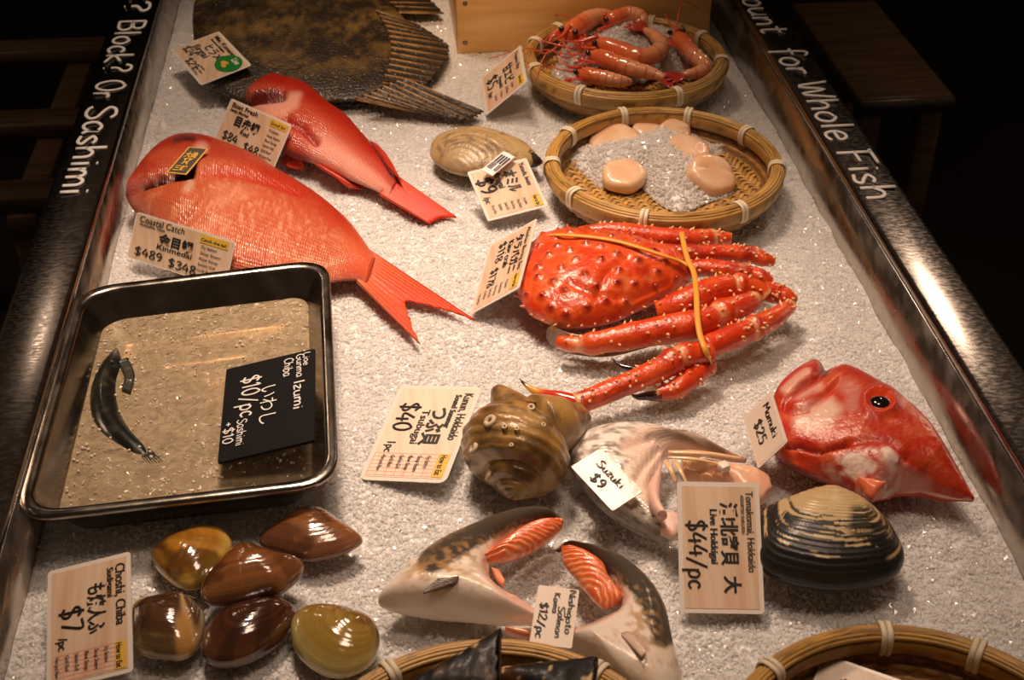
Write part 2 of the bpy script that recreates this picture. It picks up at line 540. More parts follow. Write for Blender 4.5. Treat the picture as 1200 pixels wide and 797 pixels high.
def rack(name, label, x0, x1, y0, y1, heights, lip, mat_):
    """a low rack of boards between four posts"""
    t = thing(name, label, 'rack', ((x0 + x1) / 2, (y0 + y1) / 2, FLOOR_Z))
    top = max(heights)
    for x in (x0, x1):
        for y in (y0, y1):
            V, F = box(x - 0.02, x + 0.02, y - 0.02, y + 0.02, FLOOR_Z, top - 0.031, 0.003)
            build('post', V, F, mat_, t)
    for h in heights:
        V, F = box(x0 - 0.03, x1 + 0.03, y0 - 0.03, y1 + 0.03, h - 0.03, h, 0.004)
        s = build('shelf', V, F, mat_, t)
        if lip and h in lip:
            V, F = box(x0 - 0.03, x1 + 0.03, y0 - 0.036, y0 - 0.0305, h - 0.028, h - 0.002, 0.001)
            build('metal_edge', V, F, M_shelf_metal, s)
    return t

bench = thing('slatted_bench', 'dark slatted wooden bench standing left of the counter', 'bench', (-0.95, 2.42, FLOOR_Z))
for y in (2.10, 2.38, 2.72):
    V, F = box(-1.35, -0.55, y, y + 0.07, -0.43, -0.40, 0.004); build('slat', V, F, M_shelf, bench)
for x in (-1.28, -0.66):
    V, F = box(x, x + 0.05, 2.09, 2.80, -0.48, -0.431, 0.003); build('rail', V, F, M_shelf, bench)
    for y in (2.10, 2.73):
        V, F = box(x, x + 0.05, y, y + 0.05, FLOOR_Z, -0.481, 0.003); build('leg', V, F, M_shelf, bench)
rack('step_rack', 'dark wooden step rack with a metal edge standing right of the counter', 0.84, 0.95, 2.12, 2.5, (-0.55, -0.28), (-0.28,), M_shelf)

# counter: a long open well with a steel rail on either side
XL, XR, RZ = -0.296, 0.468, 0.065
Y0, Y1 = 0.35, 2.35
counter = thing('display_counter', 'long stainless steel refrigerated counter holding the ice and seafood', 'counter', (0.09, 1.35, FLOOR_Z))
V, F = box(XL - 0.03, XR + 0.03, Y0, Y1, FLOOR_Z, -0.09, 0.01)
build('base', V, F, M_body, counter)

def rail(xin, xout, name='rail'):
    s = 1 if xout > xin else -1
    prof = [(xin + s * 0.004, RZ - 0.012), (xin, RZ - 0.010), (xin - s * 0.0015, RZ - 0.003), (xin + s * 0.001, RZ), (xin + s * 0.004, RZ + 0.0006),
            (xout - s * 0.006, RZ - 0.002), (xout - s * 0.001, RZ - 0.005), (xout, RZ - 0.010), (xout, RZ - 0.05), (xout - s * 0.003, RZ - 0.05), (xin + s * 0.004, RZ - 0.016)]
    ys = np.linspace(Y0, Y1, 30)
    V = np.array([[x, y, z] for y in ys for x, z in prof])
    n = len(prof)
    F = [gridf(30, n, True), np.arange(n)[None], (np.arange(n) + 29 * n)[None][:, ::-1]]
    if s > 0: F = [f[:, ::-1] for f in F]
    o = build(name, V, F, M_rail, counter)
    return o
rail_l = rail(XL, XL - 0.056)
rail_r = rail(XR, XR + 0.054)
for s, x in ((-1, XL), (1, XR)):
    V, F = box(min(x, x + s * 0.004), max(x, x + s * 0.004), Y0, Y1, -0.09, RZ - 0.0125)
    build('well_side', V, F, M_well, counter)
V, F = box(XL, XR, Y1 - 0.004, Y1, -0.09, RZ - 0.012)
build('well_end', V, F, M_well, counter)

# handwriting: single-stroke letters, x right and y up, capitals 1 high
GL = {
 'H': (0.62, [[(0, 0), (0, 1)], [(0.6, 0), (0.6, 1)], [(0, .5), (.6, .52)]]),
 'B': (0.6, [[(0, 0), (0, 1)], [(0, 1), (.4, .96), (.5, .76), (.38, .58), (0, .52)], [(0, .52), (.45, .48), (.58, .25), (.42, .04), (0, 0)]]),
 'O': (0.7, [[(.35, 1), (.08, .8), (0, .45), (.15, .08), (.4, 0), (.62, .2), (.68, .55), (.55, .9), (.3, 1)]]),
 'S': (0.6, [[(.56, .86), (.4, 1), (.14, .95), (.05, .74), (.25, .55), (.5, .4), (.56, .18), (.36, 0), (.1, .03), (0, .16)]]),
 'W': (0.85, [[(0, 1), (.2, 0), (.42, .8), (.62, 0), (.85, 1)]]),
 'F': (0.55, [[(.05, 0), (.05, 1)], [(-.05, 1), (.55, 1.02)], [(.05, .52), (.45, .54)]]),
 'M': (0.8, [[(0, 0), (.1, 1), (.38, .35), (.68, 1), (.78, 0)]]),
 'N': (0.65, [[(0, 0), (.02, 1), (.58, 0), (.6, 1)]]),
 'K': (0.55, [[(0, 0), (0, 1)], [(.5, .95), (.05, .45), (.52, 0)]]),
 'L': (0.5, [[(0, 1), (0, 0), (.45, .02)]]), 'I': (0.2, [[(.1, 0), (.1, 1)]]),
 'C': (0.6, [[(.56, .85), (.36, 1), (.1, .8), (0, .45), (.12, .1), (.36, 0), (.58, .15)]]),
 'G': (0.65, [[(.56, .85), (.36, 1), (.1, .8), (0, .45), (.12, .1), (.36, 0), (.6, .15), (.6, .42), (.38, .42)]]),
 'a': (0.5, [[(.42, .52), (.22, .6), (.02, .4), (.05, .08), (.22, 0), (.4, .2), (.44, .56), (.43, .2), (.52, .02)]]),
 'b': (0.48, [[(.03, 1), (.02, 0), (.25, 0), (.44, .2), (.4, .48), (.2, .56), (.03, .4)]]),
 'c': (0.42, [[(.4, .48), (.22, .58), (.03, .4), (.04, .12), (.2, 0), (.42, .1)]]),
 'd': (0.5, [[(.42, .5), (.2, .58), (.02, .35), (.08, .05), (.25, 0), (.42, .2)], [(.44, 1), (.44, .1), (.52, 0)]]),
 'e': (0.45, [[(.03, .3), (.4, .34), (.36, .54), (.18, .58), (.02, .36), (.08, .06), (.26, 0), (.44, .1)]]),
 'f': (0.4, [[(.42, .9), (.28, 1.02), (.16, .85), (.14, -.25)], [(0, .5), (.36, .52)]]),
 'g': (0.48, [[(.42, .5), (.2, .58), (.02, .35), (.1, .05), (.3, .08), (.42, .3)], [(.44, .56), (.44, -.2), (.25, -.38), (.03, -.25)]]),
 'h': (0.48, [[(.02, 1), (.02, 0)], [(.02, .35), (.22, .58), (.4, .45), (.42, 0)]]),
 'i': (0.16, [[(.08, .56), (.08, 0)], [(.08, .8), (.09, .84)]]),
 'k': (0.45, [[(.02, 1), (.02, 0)], [(.4, .58), (.04, .28), (.44, 0)]]),
 'l': (0.16, [[(.06, 1), (.06, 0)]]),
 'm': (0.72, [[(.02, .56), (.02, 0)], [(.02, .36), (.18, .57), (.32, .45), (.33, 0)], [(.33, .36), (.5, .57), (.66, .45), (.68, 0)]]),
 'n': (0.46, [[(.02, .56), (.02, 0)], [(.02, .36), (.22, .57), (.4, .45), (.42, 0)]]),
 'o': (0.48, [[(.24, .58), (.04, .44), (.02, .16), (.2, 0), (.4, .1), (.45, .38), (.3, .57), (.2, .58)]]),
 'p': (0.48, [[(.03, .56), (.02, -.36)], [(.03, .4), (.22, .58), (.42, .42), (.38, .1), (.18, 0), (.03, .12)]]),
 'r': (0.36, [[(.03, .56), (.03, 0)], [(.03, .32), (.16, .54), (.36, .52)]]),
 's': (0.4, [[(.36, .5), (.2, .58), (.04, .46), (.18, .3), (.36, .16), (.26, .01), (.02, .06)]]),
 't': (0.4, [[(.18, .9), (.17, .1), (.28, 0), (.38, .06)], [(0, .6), (.38, .62)]]),
 'u': (0.48, [[(.02, .56), (.04, .12), (.2, 0), (.38, .14), (.41, .56), (.41, .1), (.5, 0)]]),
 'w': (0.66, [[(0, .56), (.14, 0), (.32, .45), (.46, 0), (.64, .56)]]),
 'z': (0.42, [[(.02, .56), (.38, .56), (.02, .02), (.42, .02)]]),
 'j': (0.2, [[(.12, .56), (.1, -.2), (-.1, -.32)], [(.12, .8), (.13, .84)]]),
 'y': (0.46, [[(.02, .56), (.2, .08)], [(.42, .56), (.18, -.1), (.02, -.36)]]),
 '?': (0.45, [[(.02, .8), (.12, .98), (.34, .98), (.42, .76), (.22, .52), (.2, .28)], [(.2, .04), (.21, 0)]]),
 '$': (0.6, [[(.54, .82), (.36, .95), (.12, .88), (.06, .7), (.28, .53), (.5, .38), (.52, .17), (.3, .05), (.04, .16)], [(.3, 1.12), (.28, -.12)]]),
 '/': (0.5, [[(0, -.1), (.5, 1.02)]]),
 '0': (0.55, [[(.27, 1), (.05, .75), (.03, .3), (.22, 0), (.45, .2), (.5, .65), (.36, .97), (.25, 1)]]),
 '1': (0.3, [[(.0, .8), (.16, 1), (.16, 0)]]),
 '2': (0.55, [[(.03, .75), (.2, 1), (.45, .9), (.46, .65), (.2, .28), (.0, .02), (.54, .03)]]),
 '3': (0.5, [[(.03, .9), (.28, 1), (.45, .78), (.2, .54), (.48, .32), (.3, .02), (.0, .1)]]),
 '4': (0.55, [[(.3, 1), (.0, .35), (.55, .37)], [(.4, .7), (.4, 0)]]),
 '5': (0.5, [[(.48, 1), (.1, .98), (.07, .58), (.35, .58), (.48, .3), (.3, .02), (.0, .08)]]),
 '7': (0.5, [[(.0, .98), (.5, .98), (.2, 0)]]),
 '8': (0.5, [[(.25, .53), (.05, .72), (.1, .95), (.3, 1), (.44, .82), (.25, .53), (.03, .28), (.12, .03), (.36, .03), (.48, .26), (.25, .53)]]),
 '9': (0.5, [[(.44, .7), (.3, .98), (.06, .85), (.06, .6), (.3, .5), (.45, .72), (.42, .3), (.2, 0)]]),
 '.': (0.15, [[(.05, .02), (.08, .0)]]), '-': (0.4, [[(.02, .35), (.36, .37)]]), '+': (0.5, [[(.02, .4), (.42, .4)], [(.22, .6), (.22, .2)]]),
 ',': (0.15, [[(.08, .05), (.02, -.15)]]), '!': (0.2, [[(.1, 1), (.08, .3)], [(.07, .04), (.08, 0)]]), ' ': (0.36, []),
 '~': (0.6, [[(0, .4), (.15, .5), (.3, .4), (.45, .32), (.6, .42)]]),
}

def strokes(text, x, y, size, wt, track=0.14, slant=0.0, seed=1):
    """handwriting as thin raised strokes in a flat (s, t, n) frame"""
    rng = np.random.RandomState(seed)
    out = MB()
    for ch in text:
        w, L = GL.get(ch, GL['o'])
        dy = (rng.rand() - .5) * 0.08 * size
        for pl in L:
            p = np.array(pl, float)
            p = np.stack([x + (p[:, 0] + slant * p[:, 1]) * size, y + dy + p[:, 1] * size], -1)
            k = smooth(p, max(4, 5 * len(p))) if len(p) > 2 else smooth(p, 4)
            q = np.concatenate([k, np.zeros((len(k), 1))], 1)
            V, F = tube(q, wt / 2, 6)
            V[:, 2] *= 0.5
            out.add(V, F)
        x += (w + track) * size
    return out, x

def text_width(text, size, track=0.14):
    return sum((GL.get(c, GL['o'])[0] + track) * size for c in text)

def on_frame(mb, O, ex, ey, n, lift=0.0):
    V = np.vstack(mb.v)
    W = O + V[:, :1] * ex + V[:, 1:2] * ey + (V[:, 2:] + lift) * n
    r = MB(); r.v = [W]; r.f = mb.f; r.n = len(W)
    return r

def rail_text(text, x_base, y_start, y_end, size, parent, seed):
    w = text_width(text, size)
    k = (y_start - y_end) / w
    mb, _ = strokes(text, 0, 0, size, 0.0043, seed=seed)
    V = np.vstack(mb.v)
    V[:, 0] *= k
    mb.v = [V]
    r = on_frame(mb, np.array([x_base, y_start, RZ + 0.0004]), np.array([0, -1.0, 0]), np.array([1.0, 0, 0]), np.array([0, 0, 1.0]))
    return r.build('lettering', M_chalk, parent)

for word, ya, yb in (('Want?', -60, 18), ('Block?', 26, 88), ('Or', 96, 118), ('Sashimi', 126, 232)):
    xa, xb = 150 - 0.33 * ya, 150 - 0.33 * yb
    rail_text(word, XL - 0.0415, P(xa, ya, RZ)[1], P(xb, yb, RZ)[1], 0.033, rail_l, len(word))
for word, ya, yb in (('Discount', -34, 42), ('for', 58, 90), ('Whole', 97, 168), ('Fish', 178, 238)):
    xa, xb = 888 + 0.58 * ya, 888 + 0.58 * yb
    rail_text(word, XR + 0.007, P(xa, ya, RZ)[1], P(xb, yb, RZ)[1], 0.037, rail_r, len(word) + 3)

# wooden crate at the back of the well
M_crate = mat('crate_wood', (0.92, 0.58, 0.23), 0.36, spec=0.4, bump=(14, 0.5, 5), var=(5, (0.80, 0.46, 0.15), 0.35, 0.7, (1.2, 8, 14)))
M_nail = steel('nail', (0.3, 0.22, 0.15), 0.4)
cy = P(537, 60, 0)[1]
cx0, cx1 = P(533, 30, 0.02)[0], 0.44
crate = thing('wooden_crate', 'orange brown wooden crate standing on the ice at the back of the counter', 'crate', ((cx0 + cx1) / 2, cy + 0.1, 0))
V, F = box(cx0, cx1, cy, cy + 0.014, -0.004, 0.16, 0.002); fb = build('front_board', V, F, M_crate, crate)
V, F = box(cx0, cx1, cy + 0.186, cy + 0.2, -0.004, 0.16, 0.002); build('back_board', V, F, M_crate, crate)
for x in (cx0 + 0.0002, cx1 - 0.0142):
    V, F = box(x, x + 0.014, cy + 0.0142, cy + 0.1858, -0.004, 0.16, 0.002); build('side_board', V, F, M_crate, crate)
V, F = box(cx0 + 0.0145, cx1 - 0.0145, cy + 0.0145, cy + 0.1855, 0.002, 0.012); build('bottom_board', V, F, M_crate, crate)
for px, py in ((545, 50), (545, 4), (832, 50)):
    q = P(px, py, 0.015); t = (cy - q[1]) / (q[1] - _C[1]); q = q + (q - _C) * t
    V, F = ball((q[0], cy, q[2]), 0.0035, 6, 10, (1, 0.35, 1)); build('nail', V, F, M_nail, fb)

# crushed ice: a bed with granules lying all over it
M_ice = ice_mat('crushed_ice', (0.985, 0.98, 0.97), 0.5, 0.12, 0.05)
M_loose = ice_mat('loose_ice', (0.99, 0.965, 0.94), 0.5, 0.10, 0.22)
M_icebed = mat('packed_ice', (0.96, 0.95, 0.94), 0.3, spec=0.4, sss=0.9, bump=(260, 1.1, 0, 'voronoi'))
M_icebed.node_tree.nodes['Principled BSDF'].inputs['Subsurface Radius'].default_value = (1.0, 0.9, 0.82)
M_icebed.node_tree.nodes['Principled BSDF'].inputs['Subsurface Scale'].default_value = 0.012

def ice_height(x, y):
    q = np.stack([np.asarray(x, float), np.asarray(y, float)], -1)
    h = 0.010 * (fbm(q, 9, 3, 3) - 0.5) + 0.006 * (fbm(q, 30, 8, 2) - 0.5)
    edge = sstep(0.03, 0.0, XR - 0.006 - q[..., 0]) + sstep(0.02, 0.0, q[..., 0] - XL)
    return h - 0.006 - 0.004 * edge

def chips(x, y, z, size, rng):
    """many irregular little crystals as one vertex and face array"""
    n = len(x)
    base = np.array([[1, 0, 0], [-1, 0, 0], [0, 1, 0], [0, -1, 0], [0, 0, 1], [0, 0, -1]], float)
    tri = np.array([[0, 2, 4], [2, 1, 4], [1, 3, 4], [3, 0, 4], [2, 0, 5], [1, 2, 5], [3, 1, 5], [0, 3, 5]])
    v = np.tile(base, (n, 1, 1)) * (0.6 + 0.8 * rng.rand(n, 6, 1)) + 0.35 * (rng.rand(n, 6, 3) - 0.5)
    q = rng.randn(n, 4); q /= np.linalg.norm(q, axis=1)[:, None]
    w, a, b, c = q.T
    R = np.stack([1 - 2 * (b * b + c * c), 2 * (a * b - c * w), 2 * (a * c + b * w), 2 * (a * b + c * w), 1 - 2 * (a * a + c * c), 2 * (b * c - a * w),
                  2 * (a * c - b * w), 2 * (b * c + a * w), 1 - 2 * (a * a + b * b)], -1).reshape(n, 3, 3)
    v = np.einsum('nij,nkj->nki', R, v) * (np.asarray(size) * np.ones(n))[:, None, None]
    v += np.stack([x, y, z], -1)[:, None, :]
    F = (tri[None] + (np.arange(n) * 6)[:, None, None]).reshape(-1, 3)
    return v.reshape(-1, 3), F

def ice_bed():
    rng = np.random.RandomState(5)
    gx, gy = np.meshgrid(np.linspace(XL + 0.0003, XR - 0.0003, 230), np.linspace(0.5, 2.2, 430), indexing='ij')
    V = np.stack([gx, gy, ice_height(gx, gy)], -1).reshape(-1, 3)
    F = gridf(230, 430)
    n = 150000
    y = 0.56 + 1.5 * rng.rand(n * 2) ** 1.15
    x = XL + 0.002 + (XR - XL - 0.004) * rng.rand(n * 2)
    p = pix(np.stack([x, y, 0 * x], -1))
    ok = (p[:, 0] > -30) & (p[:, 0] < 1230) & (p[:, 1] > -30) & (p[:, 1] < 830)
    x, y = x[ok][:n], y[ok][:n]
    s = 0.0011 + 0.0014 * rng.rand(len(x)) ** 1.6
    z = ice_height(x, y) + s * (-0.3 + 0.75 * rng.rand(len(x)))
    cv, cf = chips(x, y, z, s, rng)
    o = build('crushed_ice', np.vstack([V, cv]), [F, cf + len(V)], [M_icebed, M_ice], None, flat=False, loc=(0.09, 1.3, -0.02),
              fmat=np.concatenate([np.zeros(len(F)), np.ones(len(cf))]))
    sm = np.concatenate([np.ones(len(F), bool), np.zeros(len(cf), bool)])
    o.data.polygons.foreach_set('use_smooth', sm)
    tag(o, 'bed of white crushed ice filling the steel counter', 'ice', None, 'stuff')
ice_bed()

def ice_heap(name, label, px, py, z, rx, ry, h, n, size=(0.0016, 0.0034), seed=1, hole=None):
    """a small heap of loose granules, wider than it is high"""
    rng = np.random.RandomState(seed)
    c = P(px, py, z)
    r = np.sqrt(rng.rand(n)); a = rng.rand(n) * 2 * np.pi
    wob = 1 + 0.25 * np.sin(3 * a + seed) + 0.12 * np.sin(7 * a)
    x, y = c[0] + rx * r * wob * np.cos(a), c[1] + ry * r * wob * np.sin(a)
    s = size[0] + (size[1] - size[0]) * rng.rand(n)
    zz = z + h * 0.92 * (1 - r ** 2) + s * (0.75 * rng.rand(n) - 0.1)
    cv, cf = chips(x, y, zz, s, rng)
    # the packed core under the loose grains
    rr, aa = np.meshgrid(np.linspace(0, 1, 14), np.linspace(0, 2 * np.pi, 40, endpoint=False), indexing='ij')
    ww = 1 + 0.25 * np.sin(3 * aa + seed) + 0.12 * np.sin(7 * aa)
    core = np.stack([c[0] + rx * rr * ww * np.cos(aa), c[1] + ry * rr * ww * np.sin(aa), z + h * 0.92 * (1 - rr ** 2)], -1).reshape(-1, 3)
    F = gridf(14, 40, True)
    o = build(name, np.vstack([core, cv]), [F, cf + len(core)], [M_icebed, M_loose], None, loc=(c[0], c[1], z), fmat=np.concatenate([np.zeros(len(F)), np.ones(len(cf))]))
    o.data.polygons.foreach_set('use_smooth', np.concatenate([np.ones(len(F), bool), np.zeros(len(cf), bool)]))
    return tag(o, label, 'ice', None, 'stuff')
# ------------------------------------------------------------------ steel tray of water with a fish in it
M_tray = steel('tray_steel', (0.33, 0.30, 0.26), 0.2, 0.004)
TZ = 0.048

def round_quad(c, rad, n):
    """outline of a quadrilateral with rounded corners, 4n points"""
    c = np.asarray(c, float); out = []
    for i in range(4):
        p, a, b = c[i], c[i - 1], c[(i + 1) % 4]
        ua, ub = (a - p) / np.linalg.norm(a - p), (b - p) / np.linalg.norm(b - p)
        s, e = p + ua * rad, p + ub * rad
        for t in np.linspace(0, 1, n):
            out.append((1 - t) ** 2 * s + 2 * t * (1 - t) * (p + (s + e) / 2 * 0.0) * 1.0 + t * t * e if False else
                       (s * (1 - t) ** 2 + p * 2 * t * (1 - t) + e * t ** 2))
    return np.array(out)

tc_ = PP([(13, 611), (398, 566), (386, 302), (91, 337)], TZ)[:, :2]     # rim corners, anticlockwise from the near left
tctr = tc_.mean(0)
def tray_ring(off, z, rad, n=9):
    d = tc_ - tctr
    # move every side inwards by off
    e = []
    for i in range(4):
        p, a, b = tc_[i], tc_[i - 1], tc_[(i + 1) % 4]
        ua, ub = (a - p) / np.linalg.norm(a - p), (b - p) / np.linalg.norm(b - p)
        s = abs(ua[0] * ub[1] - ua[1] * ub[0])
        e.append(p + (ua + ub) * off / s)
    q = round_quad(e, max(rad - off * 0.6, 0.006), n)
    return np.concatenate([q, np.full((len(q), 1), z)], 1)

tray = thing('steel_tray', 'rectangular stainless steel tray of water with a rolled rim set in the ice', 'tray', (tctr[0], tctr[1], -0.004))
prof = [(0.000, TZ - 0.004), (0.0003, TZ - 0.001), (0.002, TZ + 0.0005), (0.008, TZ), (0.0095, TZ - 0.001), (0.0110, TZ - 0.004), (0.028, 0.012),
        (0.033, 0.004), (0.041, 0.0005), (0.07, 0.0), (0.10, 0.0)]
rings = [tray_ring(o, z, 0.036) for o, z in prof]
outer = [tray_ring(o, z, 0.036) for o, z in [(0.10, -0.0015), (0.041, -0.001), (0.0315, 0.003), (0.0266, 0.012), (0.0096, TZ - 0.0045), (0.002, TZ - 0.0062)]]
n = len(rings[0]); allr = rings + outer
V = np.vstack(allr); F = [gridf(len(allr), n, True)]
F.append(gridf(2, n, True)[:, [0, 1, 2, 3]] * 0 + np.stack([(len(allr) - 1) * n + np.arange(n), np.arange(n), (np.arange(n) + 1) % n, (len(allr) - 1) * n + (np.arange(n) + 1) % n], -1))
k = (len(rings) - 1) * n
F.append((k + np.arange(n))[None]); F.append((k + n + np.arange(n))[None][:, ::-1])
build('basin', V, F, M_tray, tray)

WZ = 0.022
def water_mat():
    s = NT('murky_water')
    s.t.nodes.remove(s.b)
    tc = s.n('ShaderNodeTexCoord')
    n1 = s.n('ShaderNodeTexNoise', Scale=95.0, Detail=2.0, Distortion=0.6)
    n2 = s.n('ShaderNodeTexNoise', Scale=22.0, Detail=3.0, Distortion=0.8)
    n3 = s.n('ShaderNodeTexNoise', Scale=80.0, Detail=4.0, Distortion=1.5)
    for x in (n1, n2, n3): s.l(tc.outputs['Object'], x.inputs['Vector'])
    ad = s.n('ShaderNodeMath', operation='MULTIPLY_ADD'); s.l(n2.outputs['Fac'], ad.inputs[0]); ad.inputs[1].default_value = 1.5; s.l(n1.outputs['Fac'], ad.inputs[2])
    b = s.n('ShaderNodeBump', Strength=1.0, Distance=0.006); s.l(ad.outputs[0], b.inputs['Height'])
    bd = s.n('ShaderNodeBump', Strength=1.0, Distance=0.0006); s.l(ad.outputs[0], bd.inputs['Height'])
    tr = s.n('ShaderNodeBsdfTransparent'); tr.inputs[0].default_value = (0.70, 0.55, 0.36, 1)
    df = s.n('ShaderNodeBsdfDiffuse'); df.inputs[0].default_value = (0.54, 0.42, 0.265, 1); s.l(bd.outputs[0], df.inputs['Normal'])
    gl = s.n('ShaderNodeBsdfGlossy'); gl.inputs['Roughness'].default_value = 0.04; s.l(b.outputs[0], gl.inputs['Normal'])
    fr = s.n('ShaderNodeFresnel'); fr.inputs['IOR'].default_value = 1.36; s.l(b.outputs[0], fr.inputs['Normal'])
    mr = s.n('ShaderNodeMapRange'); mr.inputs['From Min'].default_value, mr.inputs['From Max'].default_value = 0.35, 0.65
    mr.inputs['To Min'].default_value, mr.inputs['To Max'].default_value = 0.45, 0.68
    s.l(n3.outputs['Fac'], mr.inputs['Value'])
    m1 = s.n('ShaderNodeMixShader'); s.l(mr.outputs['Result'], m1.inputs[0])
    s.l(tr.outputs[0], m1.inputs[1]); s.l(df.outputs[0], m1.inputs[2])
    m2 = s.n('ShaderNodeMixShader'); s.l(fr.outputs[0], m2.inputs[0]); s.l(m1.outputs[0], m2.inputs[1]); s.l(gl.outputs[0], m2.inputs[2])
    s.l(m2.outputs[0], s.out.inputs['Surface'])
    return s.m
M_water = water_mat()
edge = tray_ring(0.0228, WZ, 0.036, 12)
m = 40
c0 = np.array([tctr[0], tctr[1], WZ])
wr = [c0 + (edge - c0) * r for r in np.linspace(0.02, 1, m)]
V = np.vstack(wr); V[:, 2] += 0.0016 * (fbm(V[:, :2], 45, 4, 3) - 0.5) * 2
F = [gridf(m, len(edge), True), np.arange(len(edge))[None]]
wt = build('tray_water', V, F, M_water, None, loc=c0)
f = wt.data.polygons[5].normal
tag(wt, 'shallow rippling brownish water filling the steel tray', 'water', None, 'stuff')

# bubbles drifting on the water: nobody could count them
M_bubble = mat('bubble', (0.88, 0.80, 0.68), 0.2, spec=1.0, coat=1.0)
rng = np.random.RandomState(11)
bb = MB()
EDGE = smooth(np.vstack([np.linspace(edge[i - 1], edge[i], 6)[1:] for i in range(len(edge))]), 400, True)
for i in range(620):
    a = rng.randint(len(EDGE)); r = rng.rand() ** 0.36 * 0.975
    p = c0 + (EDGE[a] - c0) * r
    rad = 0.0006 + 0.0011 * rng.rand() ** 2
    V, F = ball(p + [0, 0, 0.0006], rad, 5, 7); bb.add(V, F)
tag(bb.build('water_bubbles', M_bubble), 'tiny pale air bubbles floating on the tray water', 'bubbles', None, 'stuff')

# the dark fish curled in the water
M_darkfish = mat('dark_fish_skin', (0.02, 0.02, 0.016), 0.3, spec=0.35, coat=0.3, attr=True, bump=(120, 0.3, 3))
o = PP([(136, 414), (118, 432), (106, 462), (106, 492), (118, 515), (140, 532), (166, 545), (182, 546)], 0.0145)
i_ = PP([(141, 414), (147, 430), (140, 455), (141, 478), (148, 497), (160, 514), (176, 530), (183, 545)], 0.0145)
df_ = thing('dark_fish', 'black curled fish swimming in the tray of water', 'fish', (*o.mean(0)[:2], 0.012))
V, F, u, th = loft(pix(o), pix(i_), lambda u: 0.002 + 0.0125 * np.sin(np.pi * np.clip(u * 0.9 + 0.1, 0, 1)) ** 0.7, 0.0145, 70, 32, fit=False)
c = mixc((0.008, 0.009, 0.007), (0.045, 0.040, 0.024), sstep(0.5, 0.8, fbm(V, 130, 2)))
build('body', V, F, M_darkfish, df_, col=c)
V, F, L, K, R = fin([(166, 536), (176, 528)], [(178, 551), (190, 541)], 0.0205, 0.0215, 16, 8, rays=5); build('tail_fin', V, F, M_darkfish, df_, col=np.tile((0.03, 0.028, 0.02), (len(V), 1)))
V, F, L, K, R = fin([(139, 425), (146, 442), (143, 458)], [(150, 420), (158, 440), (153, 460)], 0.0225, 0.0240, 16, 6, rays=6); build('side_fin', V, F, M_darkfish, df_, col=np.tile((0.03, 0.03, 0.022), (len(V), 1)))
V, F = ball(P(131, 424, 0.0275), 0.0016, 6, 10); build('eye', V, F, M_darkfish, df_, col=np.tile((0.12, 0.10, 0.06), (len(V), 1)))

# ------------------------------------------------------------------ bamboo baskets
M_bamboo = mat('bamboo_strip', (0.58, 0.34, 0.09), 0.42, coat=0.12, coat_rough=0.2, attr=True, bump=(260, 0.25, 3))
M_weave = mat('woven_bamboo', (0.6, 0.36, 0.1), 0.45, attr=True, bump=(300, 0.25, 3))
M_tie = mat('pale_tie', (0.78, 0.68, 0.5), 0.5, bump=(500, 0.15, 2))

def strand(R, z, r, w0, sx, n=120, flat=1.0):
    a = np.linspace(0, 2 * np.pi, n, endpoint=False)
    c = np.stack([R * sx * np.cos(a), R * np.sin(a), np.full(n, z)], -1)
    k = np.linspace(0, 2 * np.pi, 8, endpoint=False)
    rad = np.stack([np.cos(a), np.sin(a), np.zeros(n)], -1)
    V = c[:, None] + (r * np.cos(k))[None, :, None] * rad[:, None] + (r * flat * np.sin(k))[None, :, None] * np.array([0, 0, 1.0])
    F = gridf(n, 8, True)
    F = np.vstack([F, np.stack([(n - 1) * 8 + np.arange(8), np.arange(8), (np.arange(8) + 1) % 8, (n - 1) * 8 + (np.arange(8) + 1) % 8], -1)])
    return V.reshape(-1, 3), F

def angles_at(ctr, pts):
    q = PP(pts, 0.036) - np.array(ctr)
    return list(np.arctan2(q[:, 1], q[:, 0]))

